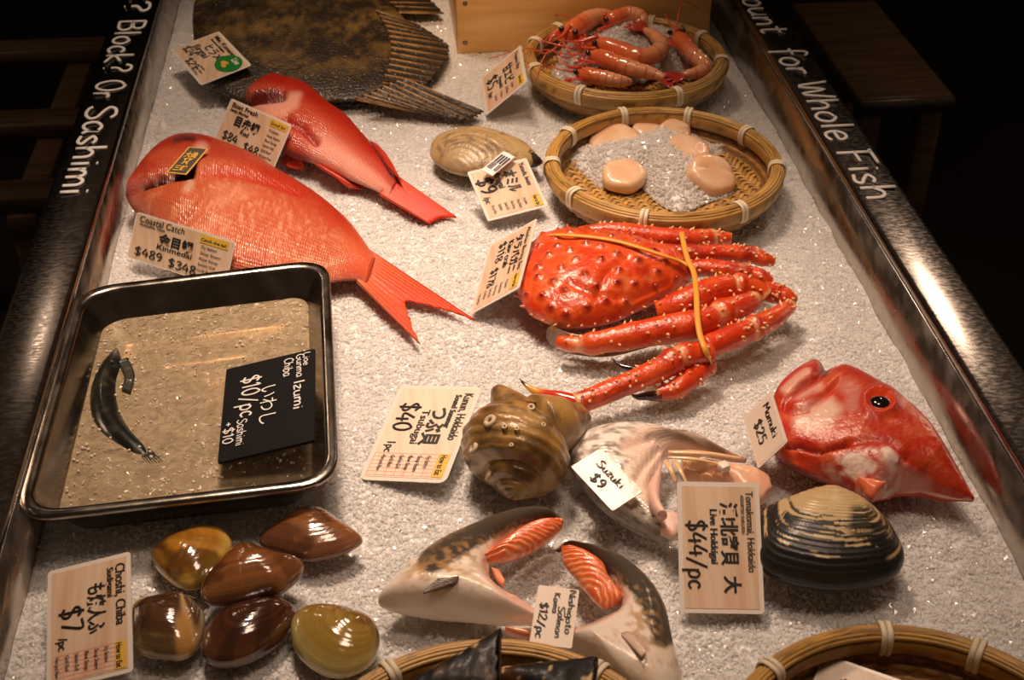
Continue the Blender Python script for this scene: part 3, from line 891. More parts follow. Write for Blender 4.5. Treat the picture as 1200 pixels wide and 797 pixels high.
def basket(name, label, ctr, R, H, tie_angles, tone=1.0, sx=1.0, tilt=(0, 0), seed=0, lean=0.82):
    """a shallow round basket: a bundle of hoops at the rim, a woven bowl, and pale ties round the rim"""
    rng = np.random.RandomState(seed)
    t = thing(name, label, 'basket', ctr, 'bamboo baskets')
    O = np.array(ctr, float)
    rim = MB(); side = MB()
    for dr, dz, r, fl in ((.0012, .0006, .0019, 1), (-.0014, .0022, .0020, 1), (-.0040, .0028, .0019, 1), (-.0064, .0022, .0018, 1), (-.0084, .0006, .0018, 1),
                          (-.0030, -.002, .0034, 1), (.0034, -.0075, .0016, 5.2), (-.0094, -.0075, .0014, 5.0), (-.0058, -.003, .003, 1.2)):
        V, F = strand(R - 0.004 + dr, H + dz, r, 0, sx, 140, fl)
        a = np.arctan2(V[:, 1], V[:, 0])
        q = np.stack([np.cos(a) * 2, np.sin(a) * 2, dr * 900 + seed + V[:, 2] * 450], -1)
        b = tone * (0.50 + 0.75 * vnoise(q, 2.2, 3) + 0.2 * (rng.rand() - .5))
        c = np.stack([0.56 * b, 0.315 * b, 0.075 * b], -1)
        c = mixc(c, (0.12, 0.055, 0.015), sstep(0.70, 0.80, vnoise(q, 7, 9)) * 0.8)
        rim.add(V + O, F, c)
    rb = rim.build('rim', M_bamboo, t)
    # side: horizontal bands over upright ribs, leaning inwards to the floor of the bowl
    for i, k in enumerate(np.linspace(0.0, 1.0, 6)):
        V, F = strand(R * (1 - (1 - lean) * k ** 1.6) - 0.003, H * (1 - k) - 0.012 * (1 - k) + 0.003, 0.0034, 0, sx, 120, 1.15)
        ang = np.arctan2(V[:, 1], V[:, 0])
        rr = 1 + 0.009 * np.sin(ang * 44 + np.pi * i)
        V[:, :2] *= rr[:, None]
        b = tone * (0.55 + 0.5 * vnoise(np.stack([np.cos(ang) * 3, np.sin(ang) * 3, ang * 0 + i * 5], -1), 5, 2))
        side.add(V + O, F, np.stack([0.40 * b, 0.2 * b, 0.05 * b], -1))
    for a in np.linspace(0, 2 * np.pi, 44, endpoint=False):
        ks = np.linspace(0, 1, 6)
        p = np.stack([(R * (1 - (1 - lean) * ks ** 1.6) - 0.003) * np.cos(a) * sx, (R * (1 - (1 - lean) * ks ** 1.6) - 0.003) * np.sin(a), H * (1 - ks) - 0.012 * (1 - ks) + 0.003], -1)
        V, F = tube(p + O, 0.0022, 6)
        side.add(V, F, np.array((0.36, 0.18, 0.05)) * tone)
    k = np.linspace(0, 1, 9); a = np.linspace(0, 2 * np.pi, 90, endpoint=False)
    for dd in (-.0035, -.0052):
        rr = R * (1 - (1 - lean) * k ** 1.6) + dd; zz = (H - .008) * (1 - k) + .0025
        V = np.stack([np.outer(rr, np.cos(a)) * sx, np.outer(rr, np.sin(a)), np.outer(zz, np.ones(90))], -1).reshape(-1, 3)
        f = gridf(9, 90, True)
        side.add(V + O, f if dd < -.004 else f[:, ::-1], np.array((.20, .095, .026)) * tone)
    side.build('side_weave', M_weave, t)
    # floor: strips over and under in two directions
    fl = MB(); w = 0.0052; Rb = R * lean + 0.001
    ks = np.arange(-Rb + w, Rb, w * 1.12)
    ca, sa = math.cos(0.6 + seed), math.sin(0.6 + seed)
    for d in (0, 1):
        for j, s in enumerate(ks):
            half = math.sqrt(max(Rb ** 2 - s ** 2, 0))
            m = max(int(half * 2 / (w * 0.56)), 4)
            q = np.linspace(-half, half, m)
            zz = 0.004 + 0.0011 * np.sin(np.pi * q / (w * 1.12 * 1.5) + np.pi * 0.66 * j + (0 if d == 0 else np.pi)) + 0.009 * (np.hypot(q, s) / Rb) ** 6
            x, y = (q, np.full(m, s)) if d == 0 else (np.full(m, s), q)
            tx, ty = (0, 1) if d == 0 else (1, 0)
            V = []
            for e, h in ((-.46, -0.0005), (-.4, .0006), (.4, .0006), (.46, -0.0005)):
                V.append(np.stack([x + tx * e * w, y + ty * e * w, zz + h], -1))
            V = np.stack(V, 1).reshape(-1, 3)
            V = np.stack([(V[:, 0] * ca - V[:, 1] * sa) * sx, V[:, 0] * sa + V[:, 1] * ca, V[:, 2]], -1)
            b = tone * (0.55 + 0.7 * rng.rand() + 0.35 * (vnoise(V, 90, j) - .5))
            b = b * np.ones(len(V)) if np.ndim(b) == 0 else b
            fl.add(V + O, [gridf(m, 4, True)], np.stack([0.55 * b, 0.30 * b, 0.075 * b], -1))
    fl.build('woven_floor', M_weave, t)
    for a in tie_angles:
        tb = MB()
        for off in (-.0024, .0024):
            aa = a + off / R
            k = np.linspace(0, 2 * np.pi, 17)
            rx, rz = 0.0092, 0.0100
            sq = lambda v: np.sign(v) * np.abs(v) ** 0.7
            rr, zz = R - 0.0070 + rx * sq(np.cos(k)), H - 0.0058 + (rz + 0.001) * sq(np.sin(k))
            p = np.stack([rr * np.cos(aa) * sx, rr * np.sin(aa), zz], -1)
            V, F = tube(p + O, 0.0023, 6, caps=False, up=(math.cos(aa), math.sin(aa), 0), flatten=0.5)
            tb.add(V, F)
        tb.build('tie', M_tie, rb)
    if tilt != (0, 0):
        t.rotation_euler = (tilt[0], tilt[1], 0)
    return t

B1 = P(733, 66, 0.040); B2 = P(778, 190, 0.040); B3 = P(575, 942, 0.040); B4 = P(1088, 921, 0.040)
BH = 0.042
basket('bamboo_basket', 'round bamboo basket of red shrimp beside the wooden crate', (B1[0], B1[1], 0.0), 0.128, BH, angles_at(B1, [(621, 53), (643, 33), (702, 18), (769, 21), (833, 44), (843, 75), (779, 103), (690, 104), (632, 84)]), 1.0, seed=1)
basket('bamboo_basket', 'round bamboo basket of pale scallops with its woven floor showing', (B2[0], B2[1], 0.0), 0.130, BH, angles_at(B2, [(728, 136), (809, 134), (881, 157), (908, 200), (856, 242), (758, 250), (679, 230), (648, 196), (663, 160)]), 1.0, seed=2)
basket('bamboo_basket', 'bamboo basket of black pen shells below the salmon pieces', (B3[0], B3[1], 0.0), 0.130, BH, angles_at(B3, [(450, 783), (705, 790)]) + [0.1, 3.2, 3.9, 4.6, 5.3], 0.95, seed=3)
basket('bamboo_basket', 'round bamboo basket holding only a price card, at the near right corner', (B4[0], B4[1], 0.0), 0.130, BH, angles_at(B4, [(898, 787), (1035, 745), (1145, 765)]) + [0.35, 3.3, 4.0, 4.7, 5.4], 0.95, seed=4)

# what lies in the baskets
ice_heap('loose_ice', 'heap of loose ice granules under the red shrimp', 738, 64, 0.010, 0.100, 0.100, 0.042, 5200, (0.0016, 0.0032), 3)
ice_heap('loose_ice', 'heap of loose ice granules among the scallops', 768, 194, 0.006, 0.084, 0.088, 0.032, 4600, (0.0014, 0.0030), 5)
ice_heap('loose_ice', 'few clear ice granules at the right edge of the scallops', 842, 176, 0.009, 0.020, 0.014, 0.006, 40, (0.0022, 0.0040), 7)

M_scallop = mat('scallop', (0.84, 0.56, 0.33), 0.3, coat=0.7, coat_rough=0.12, sss=0.35, attr=True, bump=(160, 0.5, 3))
def scallop(label, px, py, z, r, h, tilt, cut=False, seed=0):
    c = P(px, py, z)
    n, m = 48, 14
    a = np.linspace(0, 2 * np.pi, n, endpoint=False)
    wob = 1 + 0.04 * np.sin(2 * a + seed) + 0.025 * np.sin(5 * a + seed * 2)
    prof = [(0.3, 1), (0.6, 0.99), (0.78, 0.95), (0.9, 0.82), (0.97, 0.58), (1.0, 0.2), (0.99, -0.2), (0.9, -0.45), (0.6, -0.5), (0.3, -0.5)]
    V = np.array([[r * k * wob[i] * math.cos(a[i]), r * k * wob[i] * math.sin(a[i]), h * zz] for k, zz in prof for i in range(n)])
    V[:, 2] += 0.0012 * (vnoise(V, 90, seed) - .5)
    if cut:
        d = V[:, 1] - 0.15 * r
        V[:, 2] += np.where(V[:, 2] > 0, -0.0022 * np.exp(-(d / 0.0022) ** 2) + 0.0016 * (d > 0), 0)
    F = [gridf(len(prof), n, True), np.arange(n)[None], ((len(prof) - 1) * n + np.arange(n))[None][:, ::-1]]
    R = Matrix.Rotation(tilt[0], 3, 'X') @ Matrix.Rotation(tilt[1], 3, 'Y')
    V = V @ np.array(R).T + c
    col = mixc((0.88, 0.60, 0.39), (0.80, 0.48, 0.28), sstep(0.35, 0.7, fbm(V, 60, seed)))
    o = build('scallop', V, F, M_scallop, None, col=col, loc=(c[0], c[1], c[2] - h))
    tag(o, label, 'scallop')
scallop('peach scallop lying foremost on the left of its basket', 731, 208, 0.017, 0.0245, 0.011, (0.25, 0.0), False, 1)
scallop('creased scallop on the right edge of the heap of ice', 832, 208, 0.018, 0.0275, 0.013, (0.42, 0.30), True, 2)
scallop('scallop behind the creased one, half under loose ice', 806, 179, 0.023, 0.026, 0.011, (0.15, 0.15), False, 3)
scallop('scallop at the far left of the heap of ice', 720, 170, 0.019, 0.031, 0.012, (0.1, -0.25), False, 4)
scallop('scallop leaning at the far rim of the basket', 764, 157, 0.019, 0.026, 0.010, (0.05, 0.15), False, 5)
scallop('folded scallop at the far rim, overlapping its neighbour', 789, 160, 0.022, 0.021, 0.010, (0.3, 0.1), True, 6)

M_shrimp = mat('shrimp_shell', (0.8, 0.2, 0.06), 0.22, coat=0.9, coat_rough=0.08, sss=0.2, attr=True, bump=(110, 0.3, 3))
M_eye = mat('black_eye', (0.006, 0.005, 0.005), 0.08, coat=1.0)
def shrimp(label, pts, zs, r, seed, head_at_start=True, fan=True, feel=((-28, -14), (-20, 6))):
    """pts run head to tail in the photograph"""
    rng = np.random.RandomState(seed)
    c = smooth(np.array([P(x, y, z) for (x, y), z in zip(pts, zs)]), 80)
    t = thing('shrimp', label, 'shrimp', (*c.mean(0)[:2], c[:, 2].min() - r), 'red shrimp in the basket')
    u = np.linspace(0, 1, 80)
    r = r * 1.28
    rad = r * np.interp(u, [0, .06, .16, .3, .36, .55, .8, .95, 1], [.35, .75, 1.0, 1.08, 1.0, .98, .78, .52, .3])
    seg = np.where(u > 0.34, ((u - 0.34) / 0.66 * 6) % 1, 0.5)
    rad = rad * np.where(u > 0.34, 1 + 0.10 * (seg - 0.5), 1)
    V, F = tube(c, rad, 18)
    uu = np.concatenate([np.repeat(u, 18), [0, 1]]); sg = np.concatenate([np.repeat(seg, 18), [.5, .5]])
    col = mixc((0.80, 0.17, 0.05), (0.88, 0.40, 0.20), sstep(0.3, 0.65, uu))
    col = mixc(col, (0.72, 0.10, 0.03), 0.8 * ((sg > 0.9) & (uu > 0.34)))
    col = mixc(col, (0.55, 0.05, 0.03), 0.7 * sstep(0.62, 0.78, fbm(V, 150, seed)) * (uu < .35))
    b = build('shell', V, F, M_shrimp, t, col=col)
    d0 = c[0] - c[6]; d0 /= np.linalg.norm(d0)
    side = np.cross(d0, [0, 0, 1]); side /= np.linalg.norm(side)
    for s in (-1, 1):
        V, F = ball(c[4] + side * s * r * 0.8 + [0, 0, r * 0.55], r * 0.34, 7, 10); build('eye', V, F, M_eye, t)
    mb = MB()
    V, F = tube(smooth([c[7] + [0, 0, r * .9], c[0] + d0 * r * 1.0 + [0, 0, r * 0.7], c[0] + d0 * r * 3.2 + [0, 0, r * 1.3]], 10), np.linspace(r * .28, r * .03, 10), 6); mb.add(V, F)
    mb.build('rostrum', M_shrimp, t, ) if False else build('rostrum', V, F, M_shrimp, t, col=np.tile((0.75, 0.09, 0.03), (len(V), 1)))
    for k in range(2):
        s = -1 if k else 1
        w = rng.randn(3, 3) * r * 0.4
        p = smooth([c[1], c[0] + d0 * r * 2 + side * s * r + w[0], c[0] + d0 * r * 4.5 + side * s * r * 3 + [0, 0, r * 1.2] + w[1], c[0] + d0 * r * 6 + side * s * r * 6 + [0, 0, r * 0.2] + w[2]], 24)
        V, F = tube(p, np.linspace(r * .11, r * .05, 24), 5); build('antenna', V, F, M_shrimp, t, col=np.tile((0.8, 0.11, 0.03), (len(V), 1)))
    for k in range(10):
        i = int(6 + k // 2 * 4.2); s = -1 if k % 2 else 1
        q = c[i] + side * s * r * 0.5 - [0, 0, r * .5]
        e = q + side * s * r * (1.1 + rng.rand() * .8) + d0 * r * (1.4 + rng.rand()) - [0, 0, r * .3 * rng.rand()]
        V, F = tube(smooth([q, (q + e) / 2 + [0, 0, r * .5] + side * s * r * .3, e], 9), np.linspace(r * .15, r * .07, 9), 5)
        build('leg', V, F, M_shrimp, t, col=np.tile((0.70, 0.07, 0.03), (len(V), 1)))
    if fan:
        d1 = c[-1] - c[-5]; d1 /= np.linalg.norm(d1)
        s1 = np.cross(d1, [0, 0, 1]); s1 /= np.linalg.norm(s1) + 1e-9
        for k in (-1, -.4, .4, 1):
            e = c[-1] + d1 * r * (2.4 - .5 * abs(k)) + s1 * k * r * 1.3
            V, F = tube(smooth([c[-2], (c[-1] + e) / 2 + s1 * k * r * .25, e], 10), r * .7 * np.array([.3, .45, .55, .6, .62, .62, .58, .5, .36, .1]), 8, flatten=0.3)
            build('tail_blade', V, F, M_shrimp, t, col=np.tile((0.42, 0.03, 0.02), (len(V), 1)))
shrimp('large red shrimp curled across the middle of the heap of ice', [(687, 54), (702, 52), (726, 60), (748, 67), (766, 64), (775, 53), (767, 42), (755, 35)], [.050, .052, .050, .050, .050, .050, .052, .054], 0.0092, 1)
shrimp('bright red shrimp with black eyes facing out at the rim beside the crate', [(664, 44), (675, 33), (688, 24), (700, 19), (716, 16)], [.050, .054, .056, .056, .054], 0.0098, 2, fan=False)
shrimp('red shrimp bent double over the far rim of the basket', [(706, 26), (720, 22), (735, 17), (748, 18), (753, 24), (745, 29)], [.050, .054, .056, .056, .052, .048], 0.0085, 3)
shrimp('pale shrimp stretched out below the large curled shrimp', [(690, 64), (703, 67), (719, 73), (744, 81), (764, 86), (779, 92)], [.044, .046, .046, .044, .042, .040], 0.0084, 4)
shrimp('shrimp lying along the right side of the basket of ice', [(790, 40), (800, 50), (812, 64), (825, 76), (820, 84), (800, 88)], [.046, .046, .045, .044, .042, .042], 0.0088, 5)
shrimp('shrimp half hidden at the near rim of the basket', [(676, 86), (692, 89), (710, 92), (726, 95), (740, 96)], [.038, .040, .040, .038, .034], 0.0078, 6, fan=False)

# pen shells: long black fans standing in the near basket
M_pen = mat('pen_shell', (0.02, 0.015, 0.01), 0.5, spec=0.3, coat=0.1, coat_rough=0.2, attr=True, bump=(150, 0.6, 3))
def pen_shell(label, tip, a, b, z, rise, seed):
    """a wedge from a narrow tip (hidden low in the basket) to a broad ragged edge a-b"""
    A, B = P(a[0], a[1], z + rise), P(b[0], b[1], z + rise * 0.75)
    T = P(tip[0], tip[1], z)
    nu, nv = 50, 40
    V = []
    th = np.linspace(0, 2 * np.pi, nv, endpoint=False)
    rng = np.random.RandomState(seed)
    nrm = np.cross(A - T, B - T); nrm /= np.linalg.norm(nrm); nrm = nrm if nrm[2] > 0 else -nrm
    for i, u in enumerate(np.linspace(0.04, 1, nu)):
        mid, h = T + ((A + B) / 2 - T) * u, (B - A) / 2 * u
        jag = 0.004 * vnoise(np.stack([np.cos(th) * 4, th * 0 + seed, th * 0], -1), 2.0, seed) * sstep(.85, 1, u)
        d = ((A + B) / 2 - T); d /= np.linalg.norm(d)
        thick = 0.013 * math.sin(math.pi * min(u, .97)) ** 0.8 + 0.0012
        V.append(mid + h * np.cos(th)[:, None] + nrm * (thick * np.sin(th))[:, None] + np.outer(jag, d))
    V = np.vstack(V)
    lam = np.repeat(np.linspace(0.04, 1, nu), nv)
    V += nrm * (0.0003 * np.sin(lam * 55 + 2 * np.tile(np.cos(th), nu)))[:, None]
    F = [gridf(nu, nv, True), np.arange(nv)[None][:, ::-1], ((nu - 1) * nv + np.arange(nv))[None]]
    col = mixc((0.007, 0.007, 0.006), (0.085, 0.032, 0.008), sstep(0.45, 0.75, fbm(V, 40, seed)))
    col = mixc(col, (0.7, 0.5, 0.25), 0.9 * (sstep(0.80, 0.84, vnoise(V, 190, seed + 4))))
    o = build('pen_shell', V, F, M_pen, None, col=col)
    tag(o, label, 'shell')
pen_shell('black pen shell rising to a ragged point above the basket rim', (415, 850), (583, 738), (580, 812), 0.030, 0.034, 1)
pen_shell('flat black pen shell lying across the basket below the price card', (530, 800), (695, 769), (692, 832), 0.034, 0.018, 2)
# ------------------------------------------------------------------ fish
M_red = mat('red_fish_skin', (0.8, 0.1, 0.03), 0.34, spec=0.4, coat=0.3, coat_rough=0.09, attr=True, bump=(118, 1.0, 78, 'scales'))
M_redhead = mat('red_head_skin', (0.8, 0.1, 0.03), 0.38, spec=0.35, coat=0.3, coat_rough=0.18, attr=True, bump=(170, 1.2, 4))
M_redfin = mat('red_fin', (0.85, 0.1, 0.02), 0.4, spec=0.3, coat=0.2, coat_rough=0.12, attr=True, bump=(240, 0.25, 2))
M_wetdark = mat('flounder_skin', (0.05, 0.035, 0.015), 0.42, spec=0.35, coat=0.35, coat_rough=0.06, attr=True, bump=(240, 2.4, 2))
M_mouth = mat('mouth_dark', (0.06, 0.008, 0.006), 0.5)
M_flesh = mat('flesh', (0.85, 0.5, 0.36), 0.3, coat=0.6, coat_rough=0.12, sss=0.25, attr=True, bump=(140, 0.6, 4))
M_skin = mat('silver_skin', (0.5, 0.45, 0.38), 0.28, coat=0.6, coat_rough=0.1, attr=True, bump=(220, 0.35, 3))
M_scaly = mat('silver_scales', (0.5, 0.45, 0.38), 0.28, coat=0.6, coat_rough=0.12, attr=True, bump=(60, 0.5, 44, 'scales'))

def up_of(V, th):
    return np.sin(th) > -0.25

def press(V, th, lines, Q=None):
    """furrows and swellings along traced lines: (points, depth m, width px)"""
    Q = pix(V) if Q is None else Q
    ok = np.clip(np.sin(th) * 3, 0, 1)
    for pts, dep, w in lines:
        d = dline(Q, pts)
        V[:, 2] -= dep * np.exp(-(d / w) ** 2) * ok
    return V

def paint(col, Q, ok, pts, c, w, k=1.0, area=False):
    m = soft(Q, pts, w) if area else np.clip(1.6 - dline(Q, pts) / w, 0, 1)
    return mixc(col, c, m * k * ok)

# --- the big red snapper-like fish on the left
A = [(147, 224), (158, 205), (173, 185), (191, 168), (212, 159), (238, 160), (266, 169), (297, 182), (321, 197), (348, 212), (378, 232), (407, 257), (425, 280), (440, 302)]
B = [(147, 229), (152, 243), (166, 258), (188, 280), (220, 302), (262, 320), (305, 330), (345, 334), (378, 333), (402, 330), (418, 330), (430, 334)]
V, F, u, th = loft(A, B, lambda u: np.interp(u, [0, .04, .15, .35, .6, .85, 1], [.006, .016, .027, .033, .027, .013, .009]), lambda u: np.interp(u, [0, .3, .7, 1], [.022, .024, .020, .012]), 240, 110, 0.75)
bigfish = thing('red_fish', 'large red fish with a dark paper tag on its cheek, lying above the tray', 'fish', (*V.mean(0)[:2], 0), 'whole red fish')
Q = pix(V)
press(V, th, [([(150, 222), (172, 213), (200, 205), (222, 201)], .012, 5.5), ([(222, 201), (236, 212), (240, 228), (232, 246), (214, 262)], .0035, 4.5), ([(238, 203), (275, 204), (315, 213), (350, 226)], .0045, 5),
               ([(232, 196), (262, 191), (300, 197)], -.004, 12), ([(200, 240), (214, 232)], -.004, 16)], Q)
nz = fbm(V, 60, 5)
ok = up_of(V, th)
cell = vnoise(np.stack([u * 118, th / (2 * np.pi) * 78, u * 0], -1), 1.0, 3)
side = np.cos(th)                                  # -1 at the belly line B, 1 along the back A
back = sstep(-0.15, 0.75, side)
col = mixc((0.55, 0.130, 0.055), (0.44, 0.026, 0.007), np.clip(back + (nz - .5) * .5, 0, 1))
col = mixc(col, (0.74, 0.33, 0.18), sstep(.55, .95, cell) * sstep(.55, -.2, side) * sstep(.3, .42, u) * .75)
col = mixc(col, (0.45, 0.04, 0.015), sstep(.4, .1, cell) * sstep(.3, .42, u) * .35)
col = mixc(col, (0.46, 0.030, 0.009), sstep(0.36, 0.14, u) * 0.85)
col = mixc(col, (0.62, 0.085, 0.022), sstep(0.82, 0.98, u))
col = mixc(col, (0.70, 0.30, 0.17), 0.55 * sstep(.52, .74, fbm(V, 34, 9)) * sstep(.5, -.3, side) * sstep(.25, .4, u))
col = paint(col, Q, ok, [(152, 228), (185, 215), (215, 210), (232, 222), (225, 250), (205, 262), (175, 258), (156, 243)], (0.50, 0.10, 0.028), 10, .7, True)
col = paint(col, Q, ok, [(220, 206), (224, 215), (219, 224)], (0.62, 0.42, 0.32), 4, .7)
col = paint(col, Q, ok, [(230, 180), (236, 174)], (0.9, 0.62, 0.5), 7, .5)
col = paint(col, Q, ok, [(158, 223), (168, 212), (188, 204), (212, 197), (232, 196), (226, 203), (205, 208), (184, 214)], (0.03, 0.004, 0.003), 3, .97, True)
sub_ = fbm(V, 90, 31); col = mixc(col, (0.74, 0.30, 0.14), .6 * sstep(.5, .7, sub_) * np.clip(1.4 - np.hypot(Q[:, 0] - 195, Q[:, 1] - 235) / 36, 0, 1) * ok)
col = paint(col, Q, ok, [(206, 164), (215, 161), (226, 162)], (0.02, 0.012, 0.01), 3.5, .9)
col = paint(col, Q, ok, [(200, 167), (216, 156), (236, 160)], (0.30, 0.03, 0.02), 4, .4)
col = paint(col, Q, ok, [(238, 203), (275, 204), (315, 213), (350, 226)], (0.50, 0.03, 0.015), 3.5, .6)
col = paint(col, Q, ok, [(176, 183), (196, 178), (214, 186)], (0.6, 0.12, 0.05), 5, .5)
uv = np.stack([u, (th / (2 * np.pi))], -1)
build('body', V, F, M_red, bigfish, col=col, uv=uv, dull=True)
BIG = (V.copy(), th)
tz = 0.012
V, F, L, K, R = fin([(426, 290), (425, 300), (423, 310), (421, 320), (418, 330)], [(557, 376), (530, 366), (500, 358), (476, 354), (478, 366), (484, 384), (492, 403)], tz, 0.004, 90, 26, .002, 26, .0008, .05, 3)
col = mixc((0.62, 0.10, 0.028), (0.62, 0.050, 0.008), sstep(0.1, 0.7, L)); col = mixc(col, (0.72, 0.19, 0.07), 0.35 * sstep(.2, .9, R)); col = mixc(col, (0.74, 0.26, 0.13), 0.7 * sstep(.25, .0, L))
build('tail_fin', V, F, M_redfin, bigfish, col=col)
# gold-lettered tag stuck on its cheek comes later with the cards

# --- the smaller red fish with its mouth open
A = [(286, 112), (300, 98), (319, 88), (336, 91), (354, 96), (366, 103), (385, 120), (405, 134), (420, 150), (434, 166), (448, 182), (460, 200), (466, 213)]
B = [(290, 116), (294, 132), (304, 152), (318, 170), (336, 184), (354, 190), (372, 196), (392, 205), (410, 213), (426, 219), (442, 226), (456, 234)]
V, F, u, th = loft(A, B, lambda u: np.interp(u, [0, .05, .2, .4, .7, .9, 1], [.007, .014, .022, .027, .019, .010, .008]), lambda u: np.interp(u, [0, .5, 1], [.026, .022, .012]), 200, 96, 0.75)
redfish = thing('red_fish', 'smaller red fish gaping against the flounder, mouth wide open', 'fish', (*V.mean(0)[:2], 0), 'whole red fish')
Q = pix(V)
press(V, th, [([(284, 117), (303, 113), (330, 110)], .013, 6), ([(336, 140), (354, 148), (370, 165)], .007, 5), ([(352, 118), (380, 140)], -.002, 10)], Q)
ok = up_of(V, th); side = np.cos(th); nz = fbm(V, 70, 8)
col = mixc((0.52, 0.070, 0.030), (0.44, 0.014, 0.005), np.clip(sstep(-.3, .6, side) + (nz - .5) * .6, 0, 1))
col = mixc(col, (0.85, 0.36, 0.27), 0.8 * sstep(-.1, -.75, side) * sstep(.45, .6, u))
col = paint(col, Q, ok, [(296, 128), (312, 116), (330, 111), (350, 112), (346, 124), (330, 132), (312, 140), (300, 140)], (0.88, 0.45, 0.34), 7, .75, True)
col = paint(col, Q, ok, [(285, 116), (300, 107), (322, 104), (332, 107), (310, 113), (292, 121)], (0.10, 0.008, 0.006), 4, .93, True)
col = paint(col, Q, ok, [(336, 140), (354, 148), (370, 165)], (0.32, 0.012, 0.01), 4, .8)
col = paint(col, Q, ok, [(330, 176), (344, 186), (356, 190)], (0.22, 0.02, 0.015), 6, .8)
build('body', V, F, M_red, redfish, dull=True, col=col, uv=np.stack([u * .8, th / (2 * np.pi)], -1))
V, F, L, K, R = fin([(457, 202), (454, 211), (450, 220), (445, 228)], [(535, 255), (524, 255), (513, 257), (503, 262)], .015, .003, 60, 20, .002, 16, .0008, .03, 5)
build('tail_fin', V, F, M_redfin, redfish, col=mixc(mixc((.62, .08, .03), (.64, .042, .008), L), (.42, .02, .008), .5 * sstep(.3, .1, np.abs(K - .55))))
V, F, L, K, R = fin([(369, 192), (378, 198), (388, 204)], [(412, 208), (425, 221), (408, 220)], .020, .006, 40, 16, .0014, 9, .0007, .06, 6); build('belly_fin', V, F, M_redfin, redfish, col=mixc((.62, .1, .05), (.55, .022, .008), R * .5 + .5))
V, F, L, K, R = fin([(434, 166), (445, 180), (456, 197)], [(443, 170), (455, 184), (472, 214)], .030, .020, 40, 10, .0012, 12, .0006, .05, 7); build('back_fin', V, F, M_redfin, redfish, col=np.tile((.56, .026, .008), (len(V), 1)))
V, F, L, K, R = fin([(338, 176), (346, 184), (352, 188)], [(330, 190), (338, 196), (358, 199)], .016, .006, 24, 10, .0012, 7, .0006, .06, 8); build('belly_fin', V, F, M_redfin, redfish, col=mixc((.36, .02, .01), (.52, .03, .012), R * .5 + .5))

# --- the flounder at the top
A = [(226, 22), (232, -4), (256, -32), (300, -52), (350, -52), (400, -40), (440, -14), (470, 18), (484, 36)]
B = [(226, 30), (229, 60), (240, 96), (262, 114), (300, 121), (350, 120), (400, 120), (440, 117), (470, 108), (486, 90)]
V, F, u, th = loft(A, B, lambda u: np.interp(u, [0, .05, .3, .6, .9, 1], [.005, .014, .022, .020, .012, .008]), .012, 200, 120, 0.5, pw=.9)
flounder = thing('flounder', 'large dark olive flatfish lying at the back of the ice', 'fish', (*V.mean(0)[:2], 0))
side = np.cos(th)
nz = fbm(V, 24, 5, 5); n2 = fbm(V, 110, 6, 3)
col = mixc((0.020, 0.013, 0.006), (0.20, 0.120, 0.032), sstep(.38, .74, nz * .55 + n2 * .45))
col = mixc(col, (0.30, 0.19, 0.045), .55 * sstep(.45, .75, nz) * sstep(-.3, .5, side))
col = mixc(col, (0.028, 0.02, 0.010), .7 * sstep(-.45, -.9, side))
V[:, 2] += .0016 * (fbm(V, 190, 7, 2) - .5) * np.clip(np.sin(th), 0, 1) - .0025 * np.exp(-((side - .05) / .05) ** 2) * np.clip(np.sin(th), 0, 1)
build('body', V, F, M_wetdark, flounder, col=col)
FLO = (V.copy(), th)
def dark_fin(nm, base, tip, z0, z1, rays, seed, lo=(.022, .015, .008), hi=(.55, .30, .095), nb=80, nl=24):
    V, F, L, K, R = fin(base, tip, z0, z1, nb, nl, .002, rays, .0012, .05, seed)
    c = mixc(lo, hi, sstep(.35, 1, R) * (.25 + .75 * sstep(.95, .25, L)) * .9)
    c = mixc(c, (.02, .014, .008), .6 * sstep(.45, .75, fbm(V, 120, seed)))
    build(nm, V, F, M_wetdark, flounder, col=c)
dark_fin('tail_fin', [(440, 14), (452, 34), (458, 54), (456, 76), (448, 96)], [(492, 30), (515, 45), (526, 56), (519, 76), (494, 103)], .0250, .014, 13, 1)
dark_fin('lower_fin', [(418, 116), (438, 108), (456, 100), (474, 94)], [(498, 134), (528, 139), (550, 140), (567, 131)], .023, .009, 7, 2)
dark_fin('lower_fin', [(300, 112), (350, 116), (395, 115), (430, 112)], [(310, 122), (360, 124), (410, 124), (452, 122)], .012, .003, 26, 3, hi=(.06, .04, .015))
dark_fin('upper_fin', [(420, -20), (446, -4), (468, 14)], [(470, -22), (500, -4), (520, 16)], .016, .006, 8, 4)

